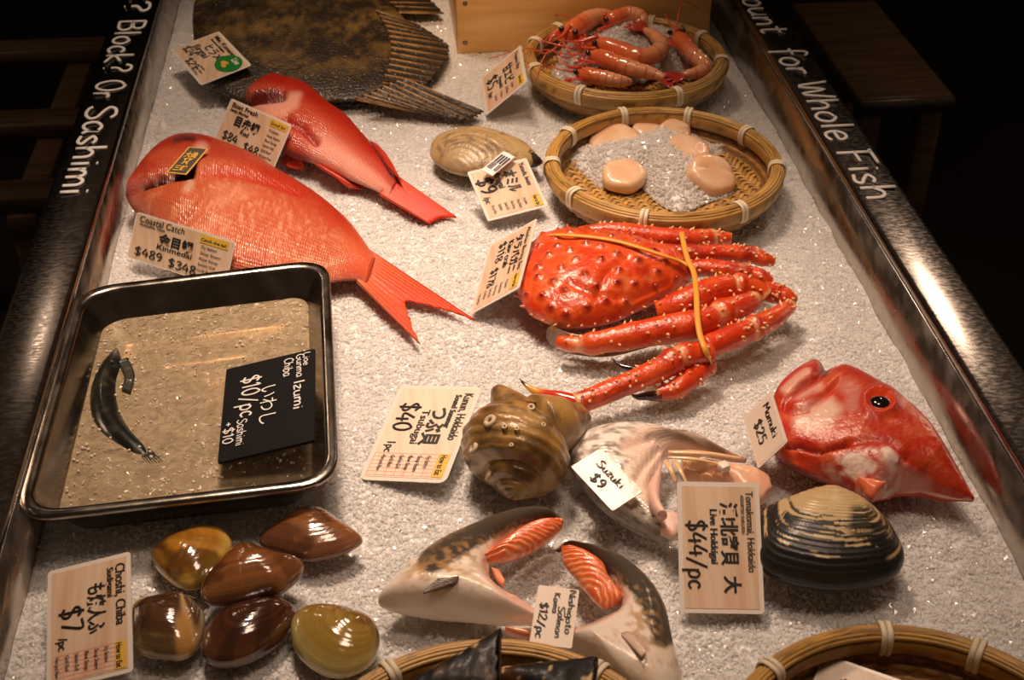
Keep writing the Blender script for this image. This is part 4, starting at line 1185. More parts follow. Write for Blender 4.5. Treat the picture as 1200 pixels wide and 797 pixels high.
# --- red fish head on the right
A = [(908, 468), (923, 446), (942, 431), (958, 425), (967, 434), (978, 435), (993, 431), (1015, 441), (1039, 456), (1066, 475), (1090, 498), (1109, 526), (1126, 555), (1142, 584)]
B = [(905, 473), (900, 500), (903, 528), (915, 545), (935, 557), (961, 567), (985, 576), (1003, 585), (1020, 590), (1036, 588), (1050, 584), (1075, 585), (1105, 588), (1138, 588)]
V, F, u, th = loft(A, B, lambda u: np.interp(u, [0, .06, .2, .5, .8, .94, 1], [.008, .018, .028, .036, .028, .010, .003]), lambda u: np.interp(u, [0, .5, 1], [.024, .026, .022]), 260, 130, 0.75)
redhead = thing('cut_red_fish', 'red fish head with a large black eye by the right rail', 'fish head', (*V.mean(0)[:2], 0))
Q = pix(V)
press(V, th, [([(968, 433), (955, 446), (938, 456), (922, 468), (920, 478), (928, 482), (948, 479), (958, 470), (972, 458), (984, 446)], .0045, 4),
              ([(920, 462), (936, 446), (956, 432)], -.003, 7), ([(924, 522), (938, 522), (950, 525), (962, 530), (976, 526), (992, 521)], .007, 3.2),
              ([(935, 540), (958, 552), (985, 566), (1004, 580)], .003, 5), ([(975, 545), (1010, 540), (1042, 540)], -.005, 18),
              ([(992, 521), (1020, 516), (1045, 520), (1060, 540)], .003, 5), ([(1048, 582), (1068, 574), (1095, 576), (1125, 584)], .006, 5)], Q)
e = np.array([1030.5, 470.0])
de = np.hypot((Q[:, 0] - e[0]) / 1.25, Q[:, 1] - e[1])
okz = np.clip(np.sin(th) * 3, 0, 1)
V[:, 2] += okz * (.0035 * np.exp(-((de - 15) / 5) ** 2) - .0035 * np.exp(-(de / 9) ** 2))
nz, n2 = fbm(V, 75, 2), fbm(V, 220, 3)
ok = up_of(V, th)
col = mixc((0.50, 0.028, 0.007), (0.60, 0.085, 0.026), sstep(.4, .7, nz))
col = mixc(col, (0.44, 0.020, 0.006), sstep(.72, .95, u) * .6)
col = mixc(col, (0.68, 0.13, 0.045), .35 * sstep(.6, .9, vnoise(np.stack([u * 110, th / (2 * np.pi) * 90, u * 0], -1), 1.0, 5)) * sstep(.5, .7, u))
col = paint(col, Q, ok, [(936, 486), (950, 478), (970, 472), (980, 480), (968, 494), (952, 502), (936, 496)], (0.84, 0.60, 0.48), 12, .8, True)
col = mixc(col, (0.80, 0.50, 0.40), .5 * sstep(.5, .7, fbm(V, 120, 12)) * ok * np.clip(1 - np.hypot(Q[:, 0] - 965, Q[:, 1] - 487) / 40, 0, 1) * 1.5)
wp = soft(Q, [(972, 548), (990, 538), (1015, 532), (1040, 532), (1052, 545), (1046, 572), (1034, 584), (1022, 572), (1000, 560), (980, 556)], 10)
col = mixc(col, (0.93, 0.78, 0.68), ok * wp * sstep(.35, .58, fbm(V, 130, 21)) * .95)
col = paint(col, Q, ok, [(1040, 556), (1060, 565), (1075, 572)], (0.86, 0.45, 0.40), 14, .5)
col = paint(col, Q, ok, [(920, 458), (936, 443), (944, 438)], (0.85, 0.52, 0.42), 5, .7)
col = paint(col, Q, ok, [(936, 462), (950, 454), (958, 452)], (0.82, 0.5, 0.42), 6, .6)
col = paint(col, Q, ok, [(968, 433), (955, 446), (938, 456), (922, 468), (920, 478), (928, 482), (948, 479)], (0.45, 0.03, 0.015), 2.6, .75)
col = paint(col, Q, ok, [(965, 430), (968, 436)], (0.18, 0.04, 0.03), 4, .9)
col = paint(col, Q, ok, [(924, 522), (938, 522), (950, 525), (962, 530), (976, 526), (992, 521)], (0.16, 0.01, 0.008), 2.8, .95)
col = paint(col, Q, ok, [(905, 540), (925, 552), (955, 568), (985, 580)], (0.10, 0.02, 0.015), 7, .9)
col = paint(col, Q, ok, [(990, 452), (1002, 462), (998, 474)], (0.62, 0.30, 0.26), 8, .5)
col = paint(col, Q, ok, [(1054, 581), (1075, 577), (1105, 580), (1136, 586), (1105, 588), (1075, 586)], (0.86, 0.52, 0.42), 4, .9, True)
ring = np.exp(-((de - 17) / 2.2) ** 2)
col = mixc(col, (0.45, 0.02, 0.012), ring * ok * .7)
col = mixc(col, (0.62, 0.05, 0.012), np.exp(-((de - 12) / 4) ** 2) * ok)
build('head', V, F, M_redhead, redhead, col=col, uv=np.stack([u * .9, th / (2 * np.pi)], -1))
def top_at(V, th, q, Q):
    d = np.hypot(Q[:, 0] - q[0], Q[:, 1] - q[1]) + 1e3 * (np.sin(th) < 0)
    return V[np.argmin(d)]
k = top_at(V, th, e, Q)
W, F2 = ball(k + np.array([0, -.0005, -.0004]), 0.0092, 14, 24, (1.12, 1.0, .55)); eye = build('eye', W, F2, mat('eye_ring', (0.75, 0.52, 0.36), 0.12, coat=1.0), redhead)
W, F2 = ball(k + np.array([0, -.0008, .0014]), 0.0078, 14, 24, (1.12, 1.0, .55)); build('pupil', W, F2, M_eye, eye)
V2, F2, u2, th2 = loft([(1003, 566), (1012, 562), (1024, 562), (1035, 569)], [(1004, 572), (1012, 582), (1024, 587), (1035, 580)], .009, .034, 40, 30, 1.0)
build('fin_stump', V2, F2, M_flesh, redhead, col=mixc((.84, .20, .09), (.30, .16, .14), sstep(.62, .7, fbm(V2, 200, 3))))

# --- silver sea bass collar
A = [(795, 634), (770, 636), (745, 628), (715, 610), (690, 584), (670, 553), (662, 537), (670, 519), (690, 508), (718, 506), (744, 509), (766, 511), (785, 506), (808, 511), (848, 529), (875, 538)]
B = [(800, 612), (784, 604), (774, 590), (770, 578), (772, 566), (775, 554), (777, 545), (780, 540), (784, 537), (790, 535), (797, 534), (806, 534), (815, 535), (826, 537), (848, 541), (872, 543)]
V, F, u, th = loft(A, B, lambda u: np.interp(u, [0, .1, .35, .6, .8, 1], [.008, .016, .022, .022, .013, .003]), lambda u: np.interp(u, [0, .5, 1], [.014, .022, .020]), 220, 96, 0.7)
bass = thing('fish_collar', 'silver scaled fish collar behind the largest wooden looking price card', 'fish collar', (*V.mean(0)[:2], 0))
Q = pix(V); ok = up_of(V, th); side = np.cos(th)
n1, n2 = fbm(V, 260, 3, 3), fbm(V, 60, 4)
cell = vnoise(np.stack([u * 72, th / (2 * np.pi) * 44, u * 0], -1), 1.0, 3)
col = mixc((0.30, 0.25, 0.19), (0.90, 0.84, 0.76), sstep(.25, .65, cell * .7 + n1 * .3))
col = mixc(col, (0.88, 0.66, 0.54), sstep(.0, -.55, side + (n2 - .5) * .5))
col = mixc(col, (0.84, 0.70, 0.60), sstep(.32, .12, u) * sstep(.5, .0, side) * .9)
col = mixc(col, (0.12, 0.09, 0.06), .75 * sstep(.72, .92, side) * sstep(.55, .3, u))
col = mixc(col, (0.50, 0.30, 0.16), sstep(.72, .86, u) * .75)
col = paint(col, Q, ok, [(762, 512), (785, 507), (808, 513), (845, 530)], (0.16, 0.10, 0.06), 6, .7)
col = paint(col, Q, ok, [(732, 523), (748, 518), (762, 519)], (0.86, 0.62, 0.52), 6, .8)
V = press(V, th, [([(745, 562), (756, 545), (770, 528)], .004, 4), ([(730, 525), (760, 515)], .003, 5), ([(772, 590), (762, 570), (772, 540)], .003, 5)], Q)
build('skin', V, F, M_scaly, bass, col=col, uv=np.stack([u * 1.2, th / (2 * np.pi)], -1))
V, F, u, th = loft([(797, 540), (822, 540), (850, 545), (880, 548), (900, 558), (905, 572)], [(802, 566), (822, 574), (850, 582), (875, 592), (892, 592), (902, 582)], lambda u: .006 + .011 * np.sin(np.pi * np.clip(u * .8 + .2, 0, 1)), .016, 90, 60, .7)
Q = pix(V); ok = up_of(V, th)
V = press(V, th, [([(800, 541), (822, 552), (830, 574)], .004, 3), ([(806, 540), (834, 552), (842, 576)], .004, 3), ([(815, 541), (846, 552), (856, 578)], .003, 3)], Q)
V[:, 2] += .0016 * (fbm(V, 160, 4) - .5)
col = mixc((0.84, 0.50, 0.34), (0.78, 0.40, 0.24), sstep(.4, .65, fbm(V, 90, 6)))
col = mixc(col, (0.60, 0.34, 0.16), sstep(.45, .2, u) * .7)
col = mixc(col, (0.70, 0.42, 0.34), sstep(.75, .95, u) * .6)
build('flesh', V, F, M_flesh, bass, col=col)
W = MB()
for a, b, r in (((783, 530), (868, 537), .0028), ((780, 540), (792, 566), .0030), ((790, 540), (806, 570), .0022), ((783, 536), (850, 545), .002)):
    q = smooth([P(*a, .036), (P(*a, .038) + P(*b, .034)) / 2 + [0, 0, .002], P(*b, .032)], 14)
    X, F2 = tube(q, r * np.interp(np.linspace(0, 1, 14), [0, .3, 1], [.7, 1, .5]), 8, flatten=.6); W.add(X, F2, (0.84, 0.55, 0.30))
W.build('bones', M_flesh, bass)
X, F2 = box(-.004, .004, -.004, .004, -.003, .003, .0006); R_ = np.array(Matrix.Rotation(.4, 3, 'Z')); build('white_bit', X @ R_.T + P(848, 547, .036), F2, mat('pale_flesh', (.9, .8, .68), .4), bass)
V, F, u, th = loft([(776, 556), (774, 572), (774, 588), (782, 604)], [(768, 556), (758, 574), (762, 594), (770, 606)], .006, .040, 40, 24, .8)
build('gill_cover', V, F, M_flesh, bass, col=mixc((.86, .62, .52), (.86, .50, .40), fbm(V, 80, 3)))
V, F, u, th = loft([(774, 606), (784, 600), (800, 604)], [(774, 628), (788, 634), (800, 628)], .008, .022, 40, 30, .8)
V[:, 2] += .003 * (fbm(V, 120, 4) - .5)
build('flesh', V, F, M_flesh, bass, col=mixc((.88, .66, .56), (.84, .52, .42), sstep(.4, .6, fbm(V, 130, 3))))

# --- two salmon collars
M_salmon = mat('salmon_skin', (0.7, 0.6, 0.5), 0.3, coat=0.6, coat_rough=0.12, attr=True, sss=0.12, bump=(240, 0.35, 3))
M_orange = mat('salmon_flesh', (0.85, 0.22, 0.06), 0.28, coat=0.8, coat_rough=0.1, attr=True, sss=0.2)

def stripes(V, c, d, per, amp, seed):
    """bands of pale fat curving through the orange flesh"""
    q = V[:, :2] - c + .012 * (np.stack([fbm(V, 45, seed + 1), fbm(V, 45, seed + 2)], -1) - .5)
    r = np.hypot(q[:, 0] * d[0], q[:, 1] * d[1]) + .006 * (fbm(V, 60, seed) - .5)
    return np.sin(r * 2 * np.pi / per)

def salmon(label, A, B, Tu, zu, fleshA, fleshB, fz, finb, fint, dark, inner, tone=0, fl=0, gold=(), gpt=None, extra=None):
    V, F, u, th = loft(A, B, Tu, zu, 230, 110, .7)
    t = thing('salmon_collar', label, 'fish collar', (*V.mean(0)[:2], 0), 'salmon collars')
    Q = pix(V); ok = up_of(V, th); side = np.cos(th)
    nz, n2 = fbm(V, 60, 3 + tone), fbm(V, 210, 4 + tone)
    col = mixc((0.92, 0.81, 0.69), (0.86, 0.68, 0.52), sstep(.4, .75, nz) * .8)
    dk = np.clip(1.35 - dline(Q, dark[0]) / dark[1], 0, 1)
    col = mixc(col, (0.034, 0.025, 0.016), sstep(.25, .6, dk + (n2 - .5) * .7 * (dk > .02)) * ok * .95)
    fr = np.clip(1.5 - dline(Q, dark[0]) / (dark[1] * 1.9), 0, 1)
    col = mixc(col, (0.45, 0.30, 0.15), fr * (1 - dk) * sstep(.45, .62, n2) * .9)
    for g, w in gold: col = mixc(col, (0.62, 0.32, 0.09), np.clip(1.4 - dline(Q, g) / w, 0, 1) * sstep(.46, .68, n2) * ok * .5)
    for g, w, c in inner: col = paint(col, Q, ok, g, c, w, .9)
    press(V, th, [(g, .003, w * .8) for g, w, c in inner[:1]], Q)
    build('skin', V, F, M_salmon, t, col=col, dull=True)
    SKIN = (V, th)
    V, F, u, th = loft(fleshA, fleshB, lambda u: .003 + .008 * np.sin(np.pi * np.clip(u, .04, .96)) ** .6, fz, 110, 72, .9)
    c = P(*gpt, fz)[:2]
    s = stripes(V, c, (1, 1.35), .0046, 0, 5 + tone)
    V[:, 2] += .0011 * s * np.clip(np.sin(th), 0, 1)
    col = mixc((0.80, 0.16, 0.035), (0.90, 0.46, 0.24), sstep(.1, .95, -s) * .8)
    col = mixc(col, (0.74, 0.12, 0.04), sstep(.55, .75, fbm(V, 70, 6 + tone)) * .6)
    build('flesh', V, F, M_orange, t, col=col)
    SV, STH = SKIN
    V, F, L, K, R = fin(finb, fint, surf(SV, STH, *finb[1]) + .0015, surf(SV, STH, *fint[1]) + .004, 36, 16, .0016, 8, .0006, .03, 3 + tone)
    fc = mixc((.05, .035, .025), (.13, .09, .06), R * .5 + .5) if not fl else mixc((.62, .42, .32), (.72, .52, .42), R * .5 + .5)
    build('side_fin', V, F, M_salmon, t, col=fc)
    return t
s1 = salmon('salmon collar with a small dark fin, wing shaped, left of the other collar',
    [(660, 608), (650, 602), (633, 596), (607, 598), (579, 609), (549, 626), (524, 640), (496, 658), (470, 683), (453, 704), (445, 721), (492, 727), (537, 729), (580, 733), (628, 736)],
    [(657, 614), (648, 613), (634, 615), (620, 618), (606, 624), (594, 630), (584, 638), (577, 646), (573, 655), (573, 665), (578, 674), (586, 684), (598, 694), (612, 703), (628, 712)],
    lambda u: np.interp(u, [0, .05, .25, .5, .7, .9, 1], [.002, .008, .015, .022, .026, .018, .010]), lambda u: np.interp(u, [0, .4, .7, 1], [.026, .022, .020, .018]),
    [(660, 609), (648, 608), (630, 611), (612, 619), (596, 630), (582, 640), (568, 652)], [(659, 621), (648, 632), (636, 641), (620, 650), (602, 657), (585, 660), (568, 661)], .026,
    [(538, 676), (536, 682), (528, 686)], [(515, 677), (500, 690), (495, 696)],
    ([(660, 606), (633, 598), (607, 601), (579, 612), (549, 629), (524, 643), (506, 656)], 18),
    [([(570, 658), (574, 670), (584, 683), (600, 697), (626, 711)], 6, (0.86, 0.50, 0.40)), ([(652, 611), (622, 616), (590, 632), (566, 650)], 3, (.84, .66, .54))],
    gold=(([(512, 668), (525, 662), (540, 672), (545, 680), (560, 688)], 9), ([(480, 680), (520, 650), (560, 636)], 9)), gpt=(612, 705))
V, F, u, th = loft([(577, 667), (585, 668), (592, 680)], [(576, 672), (583, 684), (590, 690)], .004, .020, 24, 16, .8); build('flesh', V, F, M_orange, s1, col=np.tile((.86, .34, .16), (len(V), 1)))
s2 = salmon('salmon collar with a pale fin, behind the small handwritten card on the collars',
    [(650, 645), (665, 638), (688, 644), (709, 650), (730, 661), (751, 679), (768, 700), (780, 727), (786, 754), (792, 780), (798, 806), (780, 830), (740, 820), (690, 790), (640, 762), (592, 742)],
    [(656, 648), (664, 643), (682, 648), (698, 656), (712, 667), (722, 680), (728, 692), (730, 702), (726, 710), (718, 715), (708, 720), (696, 726), (680, 732), (660, 737), (628, 738), (596, 738)],
    lambda u: np.interp(u, [0, .05, .25, .5, .7, .9, 1], [.002, .007, .014, .022, .026, .012, .003]), lambda u: np.interp(u, [0, .4, .7, 1], [.026, .022, .020, .012]),
    [(660, 642), (672, 641), (690, 648), (707, 660), (714, 676), (724, 690), (731, 698)], [(657, 650), (660, 662), (671, 677), (683, 692), (695, 706), (708, 714), (722, 708)], .024,
    [(728, 744), (736, 742), (746, 746)], [(752, 770), (757, 764), (754, 754)],
    ([(650, 644), (666, 640), (688, 646), (709, 652), (730, 663), (750, 681), (765, 702), (776, 728), (780, 742)], 19),
    [([(730, 700), (722, 712), (704, 721), (676, 733)], 6, (0.88, 0.54, 0.42)), ([(735, 700), (733, 716), (712, 730), (690, 740)], 5, (.90, .80, .70))],
    tone=9, fl=1, gold=(([(748, 714), (745, 732), (735, 742), (715, 748)], 9), ([(752, 690), (762, 712), (768, 740)], 9), ([(700, 745), (690, 760)], 5)), gpt=(630, 715))
V, F, u, th = loft([(592, 737), (606, 737), (628, 741)], [(592, 742), (606, 748), (628, 752)], .005, .016, 30, 18, .8); build('flesh', V, F, M_orange, s2, col=np.tile((.86, .32, .15), (len(V), 1)))
# ------------------------------------------------------------------ clams
M_clam = mat('clam_shell', (0.3, 0.14, 0.03), 0.16, coat=1.0, coat_rough=0.06, attr=True, bump=(320, 0.06, 2))
M_dull = mat('dull_shell', (0.4, 0.3, 0.16), 0.42, coat=0.3, coat_rough=0.25, attr=True, bump=(260, 0.25, 3))
M_hinge = mat('hinge', (0.03, 0.018, 0.01), 0.4, bump=(200, 0.3, 2))

def clam(label, outline, umbo, T, zc, paintf, material, ridges=(34, .00010), beak=.006, bw=16, group=None, rings=40, n=150, sink=0.55, name='clam', tilt=None):
    """two valves that meet at the rim; growth lines run round the beak"""
    V, F, R, top, o, ctr = dome(outline, T, zc, rings, n, .75, True, .55)
    U = P(umbo[0], umbo[1], zc)
    k = U - ctr; U = ctr + k * .93
    # fraction of the way from the beak to the rim, along the ray through each point
    q = V[:, :2] - U[:2]
    ang = np.arctan2(q[:, 1], q[:, 0])
    oa = np.arctan2(o[:, 1] - U[1], o[:, 0] - U[0]); orr = np.hypot(o[:, 0] - U[0], o[:, 1] - U[1])
    i = np.argsort(oa); oa, orr = oa[i], orr[i]
    lim = np.interp(ang, oa, orr, period=2 * np.pi)
    g = np.clip(np.hypot(q[:, 0], q[:, 1]) / np.maximum(lim, .004), 0, 1)
    dirn = ang - np.arctan2(ctr[1] - U[1], ctr[0] - U[0])
    dirn = (dirn + np.pi) % (2 * np.pi) - np.pi
    sg = np.where(top > 0, 1.0, -1.0)
    d = np.linalg.norm(q, axis=1)
    V[:, 2] += sg * beak * np.exp(-(d / (bw / 1000)) ** 2) * np.clip(1.15 - R, 0, 1)
    wob = g + .01 * (vnoise(V, 70, 2) - .5)
    V[:, 2] += sg * ridges[1] * (np.sin(wob ** .85 * ridges[0] * 2 * np.pi) + .8 * np.sin(wob ** .9 * ridges[0] * .31 * 2 * np.pi)) * np.clip((1 - R) * 12, 0, 1)
    col = paintf(V, g, dirn, R)
    nt = int(top.sum())
    t = thing(name, label, 'clam', (ctr[0], ctr[1], zc - T * .75), group)
    # split into two valves along the rim
    fa = np.concatenate([np.asarray(f) if f.shape[1] == 4 else np.concatenate([f, f[:, 2:3]], 1) for f in F])
    tri = fa[:, 2] == fa[:, 3]
    isup = np.array([top[f].all() for f in fa])
    for up, nm in ((True, 'valve'), (False, 'valve')):
        sel = isup == up
        f4, f3 = fa[sel & ~tri], fa[sel & tri][:, :3]
        used = np.unique(np.concatenate([f4.reshape(-1), f3.reshape(-1)]))
        mp = np.full(len(V), -1); mp[used] = np.arange(len(used))
        W = V[used] + (0 if up else np.array([0, 0, -.00025]))
        v = build(nm, W, [mp[f4], mp[f3]], material, t, col=col[used])
    a = U - ctr; a /= np.linalg.norm(a); b = np.array([-a[1], a[0], 0])
    X, F2 = tube(smooth([U + a * .002 - b * .011, U + a * .0032, U + a * .002 + b * .011], 12) + [0, 0, -.0006], .0017 * np.sin(np.linspace(.3, np.pi - .3, 12)), 8)
    build('hinge', X, F2, M_hinge, t)
    return t

def brown(base, mid, rim, dark, streak=0, seed=0):
    def f(V, g, dirn, R):
        n = fbm(V, 45, seed, 4)
        band = .5 + .5 * np.sin(g ** .9 * 46 + 3 * vnoise(V, 30, seed))
        b2 = vnoise(np.stack([g * 22, g * 0, g * 0], -1), 1.0, seed + 3)
        c = mixc(base, mid, np.clip(.6 * b2 + .25 * band + .3 * (n - .4), 0, 1))
        c = mixc(c, rim, sstep(.78, .97, g) * .9)
        c = mixc(c, dark, sstep(.50, .66, n + .25 * np.exp(-(g / .25) ** 2)) * .75)
        if streak: c = mixc(c, dark, sstep(.5, .8, vnoise(np.stack([dirn * 5, g, g * 0], -1), 1.0, seed + 5)) * streak)
        return c
    return f

six = 'brown clams in a cluster below the tray'
clam('yellow brown clam nearest the tray, its beak pointing left',
     [(177, 653), (185, 641), (209, 626), (238, 616), (260, 620), (271, 633), (271, 648), (262, 665), (248, 684), (233, 693), (216, 693), (199, 683), (185, 668)], (183, 651), .017, .013,
     brown((.30, .125, .014), (.46, .22, .026), (.62, .42, .09), (.06, .022, .006), .25, 1), M_clam, group=six)
clam('reddish brown clam, the outermost on the upper right of the cluster',
     [(304, 634), (321, 617), (345, 600), (364, 595), (381, 598), (399, 611), (417, 625), (425, 637), (407, 650), (385, 657), (361, 660), (337, 653), (314, 645)], (364, 598), .015, .012,
     brown((.19, .070, .020), (.28, .115, .036), (.24, .10, .05), (.07, .025, .014), .3, 2), M_clam, group=six)
clam('glossy chestnut clam with two bright glints, resting on the dark ones',
     [(235, 697), (240, 678), (257, 657), (276, 642), (292, 639), (311, 646), (332, 653), (352, 659), (357, 667), (351, 681), (332, 697), (311, 702), (287, 707), (255, 712), (240, 708)], (280, 642), .019, .021,
     brown((.15, .052, .013), (.25, .095, .026), (.26, .11, .04), (.045, .015, .008), .45, 3), M_clam, group=six)
def leftclam(V, g, dirn, R):
    c = brown((.060, .025, .011), (.11, .05, .02), (.55, .38, .16), (.035, .016, .009), .3, 4)(V, g, dirn, R)
    c = mixc(c, (.60, .38, .18), np.exp(-((dirn - .55) / .10) ** 2) * .9)
    c = mixc(c, (.45, .24, .07), sstep(.30, .38, dirn) * sstep(.62, .52, dirn) * sstep(.4, .7, g))
    c = mixc(c, (.40, .32, .24), .5 * sstep(.7, .9, dirn) * sstep(.5, .6, vnoise(np.stack([g * 30, g * 0, g * 0], -1), 1, 3)))
    return mixc(c, (.55, .36, .13), sstep(-.75, -1.0, dirn) * sstep(.55, .8, g))
clam('round clam with a pale stripe beside the Choshi price card',
     [(153, 712), (166, 702), (190, 698), (212, 697), (228, 705), (239, 720), (240, 739), (235, 758), (220, 774), (199, 776), (172, 771), (157, 761), (151, 738)], (215, 699), .018, .013, leftclam, M_clam, group=six)
clam('nearly black brown clam, the lowest in the middle of the cluster',
     [(237, 755), (241, 739), (252, 722), (273, 709), (300, 704), (327, 703), (343, 709), (347, 718), (338, 740), (321, 761), (297, 777), (273, 785), (252, 784), (240, 774)], (322, 705), .019, .013,
     brown((.045, .014, .007), (.085, .027, .012), (.13, .05, .022), (.018, .008, .006), .5, 5), M_clam, group=six)
clam('olive yellow clam next to the basket of pen shells',
     [(340, 736), (347, 716), (367, 709), (393, 710), (420, 718), (438, 729), (445, 748), (441, 771), (428, 787), (403, 797), (380, 794), (359, 780), (345, 761)], (434, 738), .019, .014,
     brown((.26, .16, .028), (.38, .25, .055), (.50, .40, .15), (.15, .065, .010), .15, 6), M_clam, group=six)

def hokki(V, g, dirn, R):
    n = fbm(np.stack([g * 46, dirn * 3.0, g * 0], -1), 1.0, 3, 3)
    line = vnoise(np.stack([g * 60, dirn * 1.2, g * 0], -1), 1.0, 8)
    c = mixc((.50, .36, .17), (.62, .47, .24), line)
    q = V
    th = .66 - .10 * sstep(-.5, -1.2, dirn) + .05 * np.sin(dirn * 6)
    k = sstep(-.05, .16, g - th + (n - .5) * .8)
    c = mixc(c, (.012, .011, .009), sstep(.42, .56, k))
    px = pix(V)
    m = soft(px, [(1002, 598), (1016, 596), (1030, 606), (1034, 630), (1020, 632), (1006, 628), (998, 618)], 9) * sstep(.38, .5, n + .08)
    c = mixc(c, (.014, .012, .010), m * .95)
    c = mixc(c, (.48, .33, .13), sstep(1036, 1046, px[:, 0]) * sstep(.4, .6, line) * sstep(685, 668, px[:, 1]))
    return c
clam('large clam with a tan top and black banded edge below the red fish head',
     [(884, 618), (894, 601), (920, 588), (950, 577), (977, 574), (1000, 581), (1020, 592), (1041, 613), (1057, 642), (1059, 660), (1049, 677), (1028, 688), (992, 695), (955, 694), (920, 687), (897, 676), (884, 655)], (972, 577), .030, .024,
     hokki, M_dull, ridges=(30, .00030), beak=.008, bw=24, rings=60, n=220)

def gaper(V, g, dirn, R):
    b = vnoise(np.stack([g * 26, g * 0, g * 0], -1), 1.0, 4)
    c = mixc((.22, .14, .058), (.42, .29, .14), b)
    c = mixc(c, (.60, .42, .18), sstep(.55, .8, g) * .5)
    c = mixc(c, (.16, .10, .045), sstep(.58, .68, fbm(V, 110, 3)) * sstep(.3, .5, g) * .7)
    return mixc(c, (.46, .36, .25), sstep(.3, .1, g) * .6)
mt = clam('beige gaper clam with ringed shell above the bamboo scallop basket corner',
     [(504, 176), (510, 161), (529, 153), (549, 150), (570, 152), (591, 159), (612, 169), (624, 177), (630, 188), (620, 197), (600, 204), (575, 208), (546, 209), (529, 205), (516, 198), (506, 187)], (522, 212), .022, .018,
     gaper, M_dull, ridges=(15, .0003), beak=.002, bw=20, name='gaper_clam', rings=50, n=180)
mt['label'] = 'beige gaper clam with a ringed shell, left of the scallop basket'
X, F2 = tube(smooth([P(618, 186, .018), P(628, 189, .016), P(635, 190, .012)], 14), np.interp(np.linspace(0, 1, 14), [0, .5, 1], [.011, .007, .002]), 14)
build('siphon', X + .001 * (vnoise(X, 300, 3)[:, None] - .5), F2, M_hinge, mt)

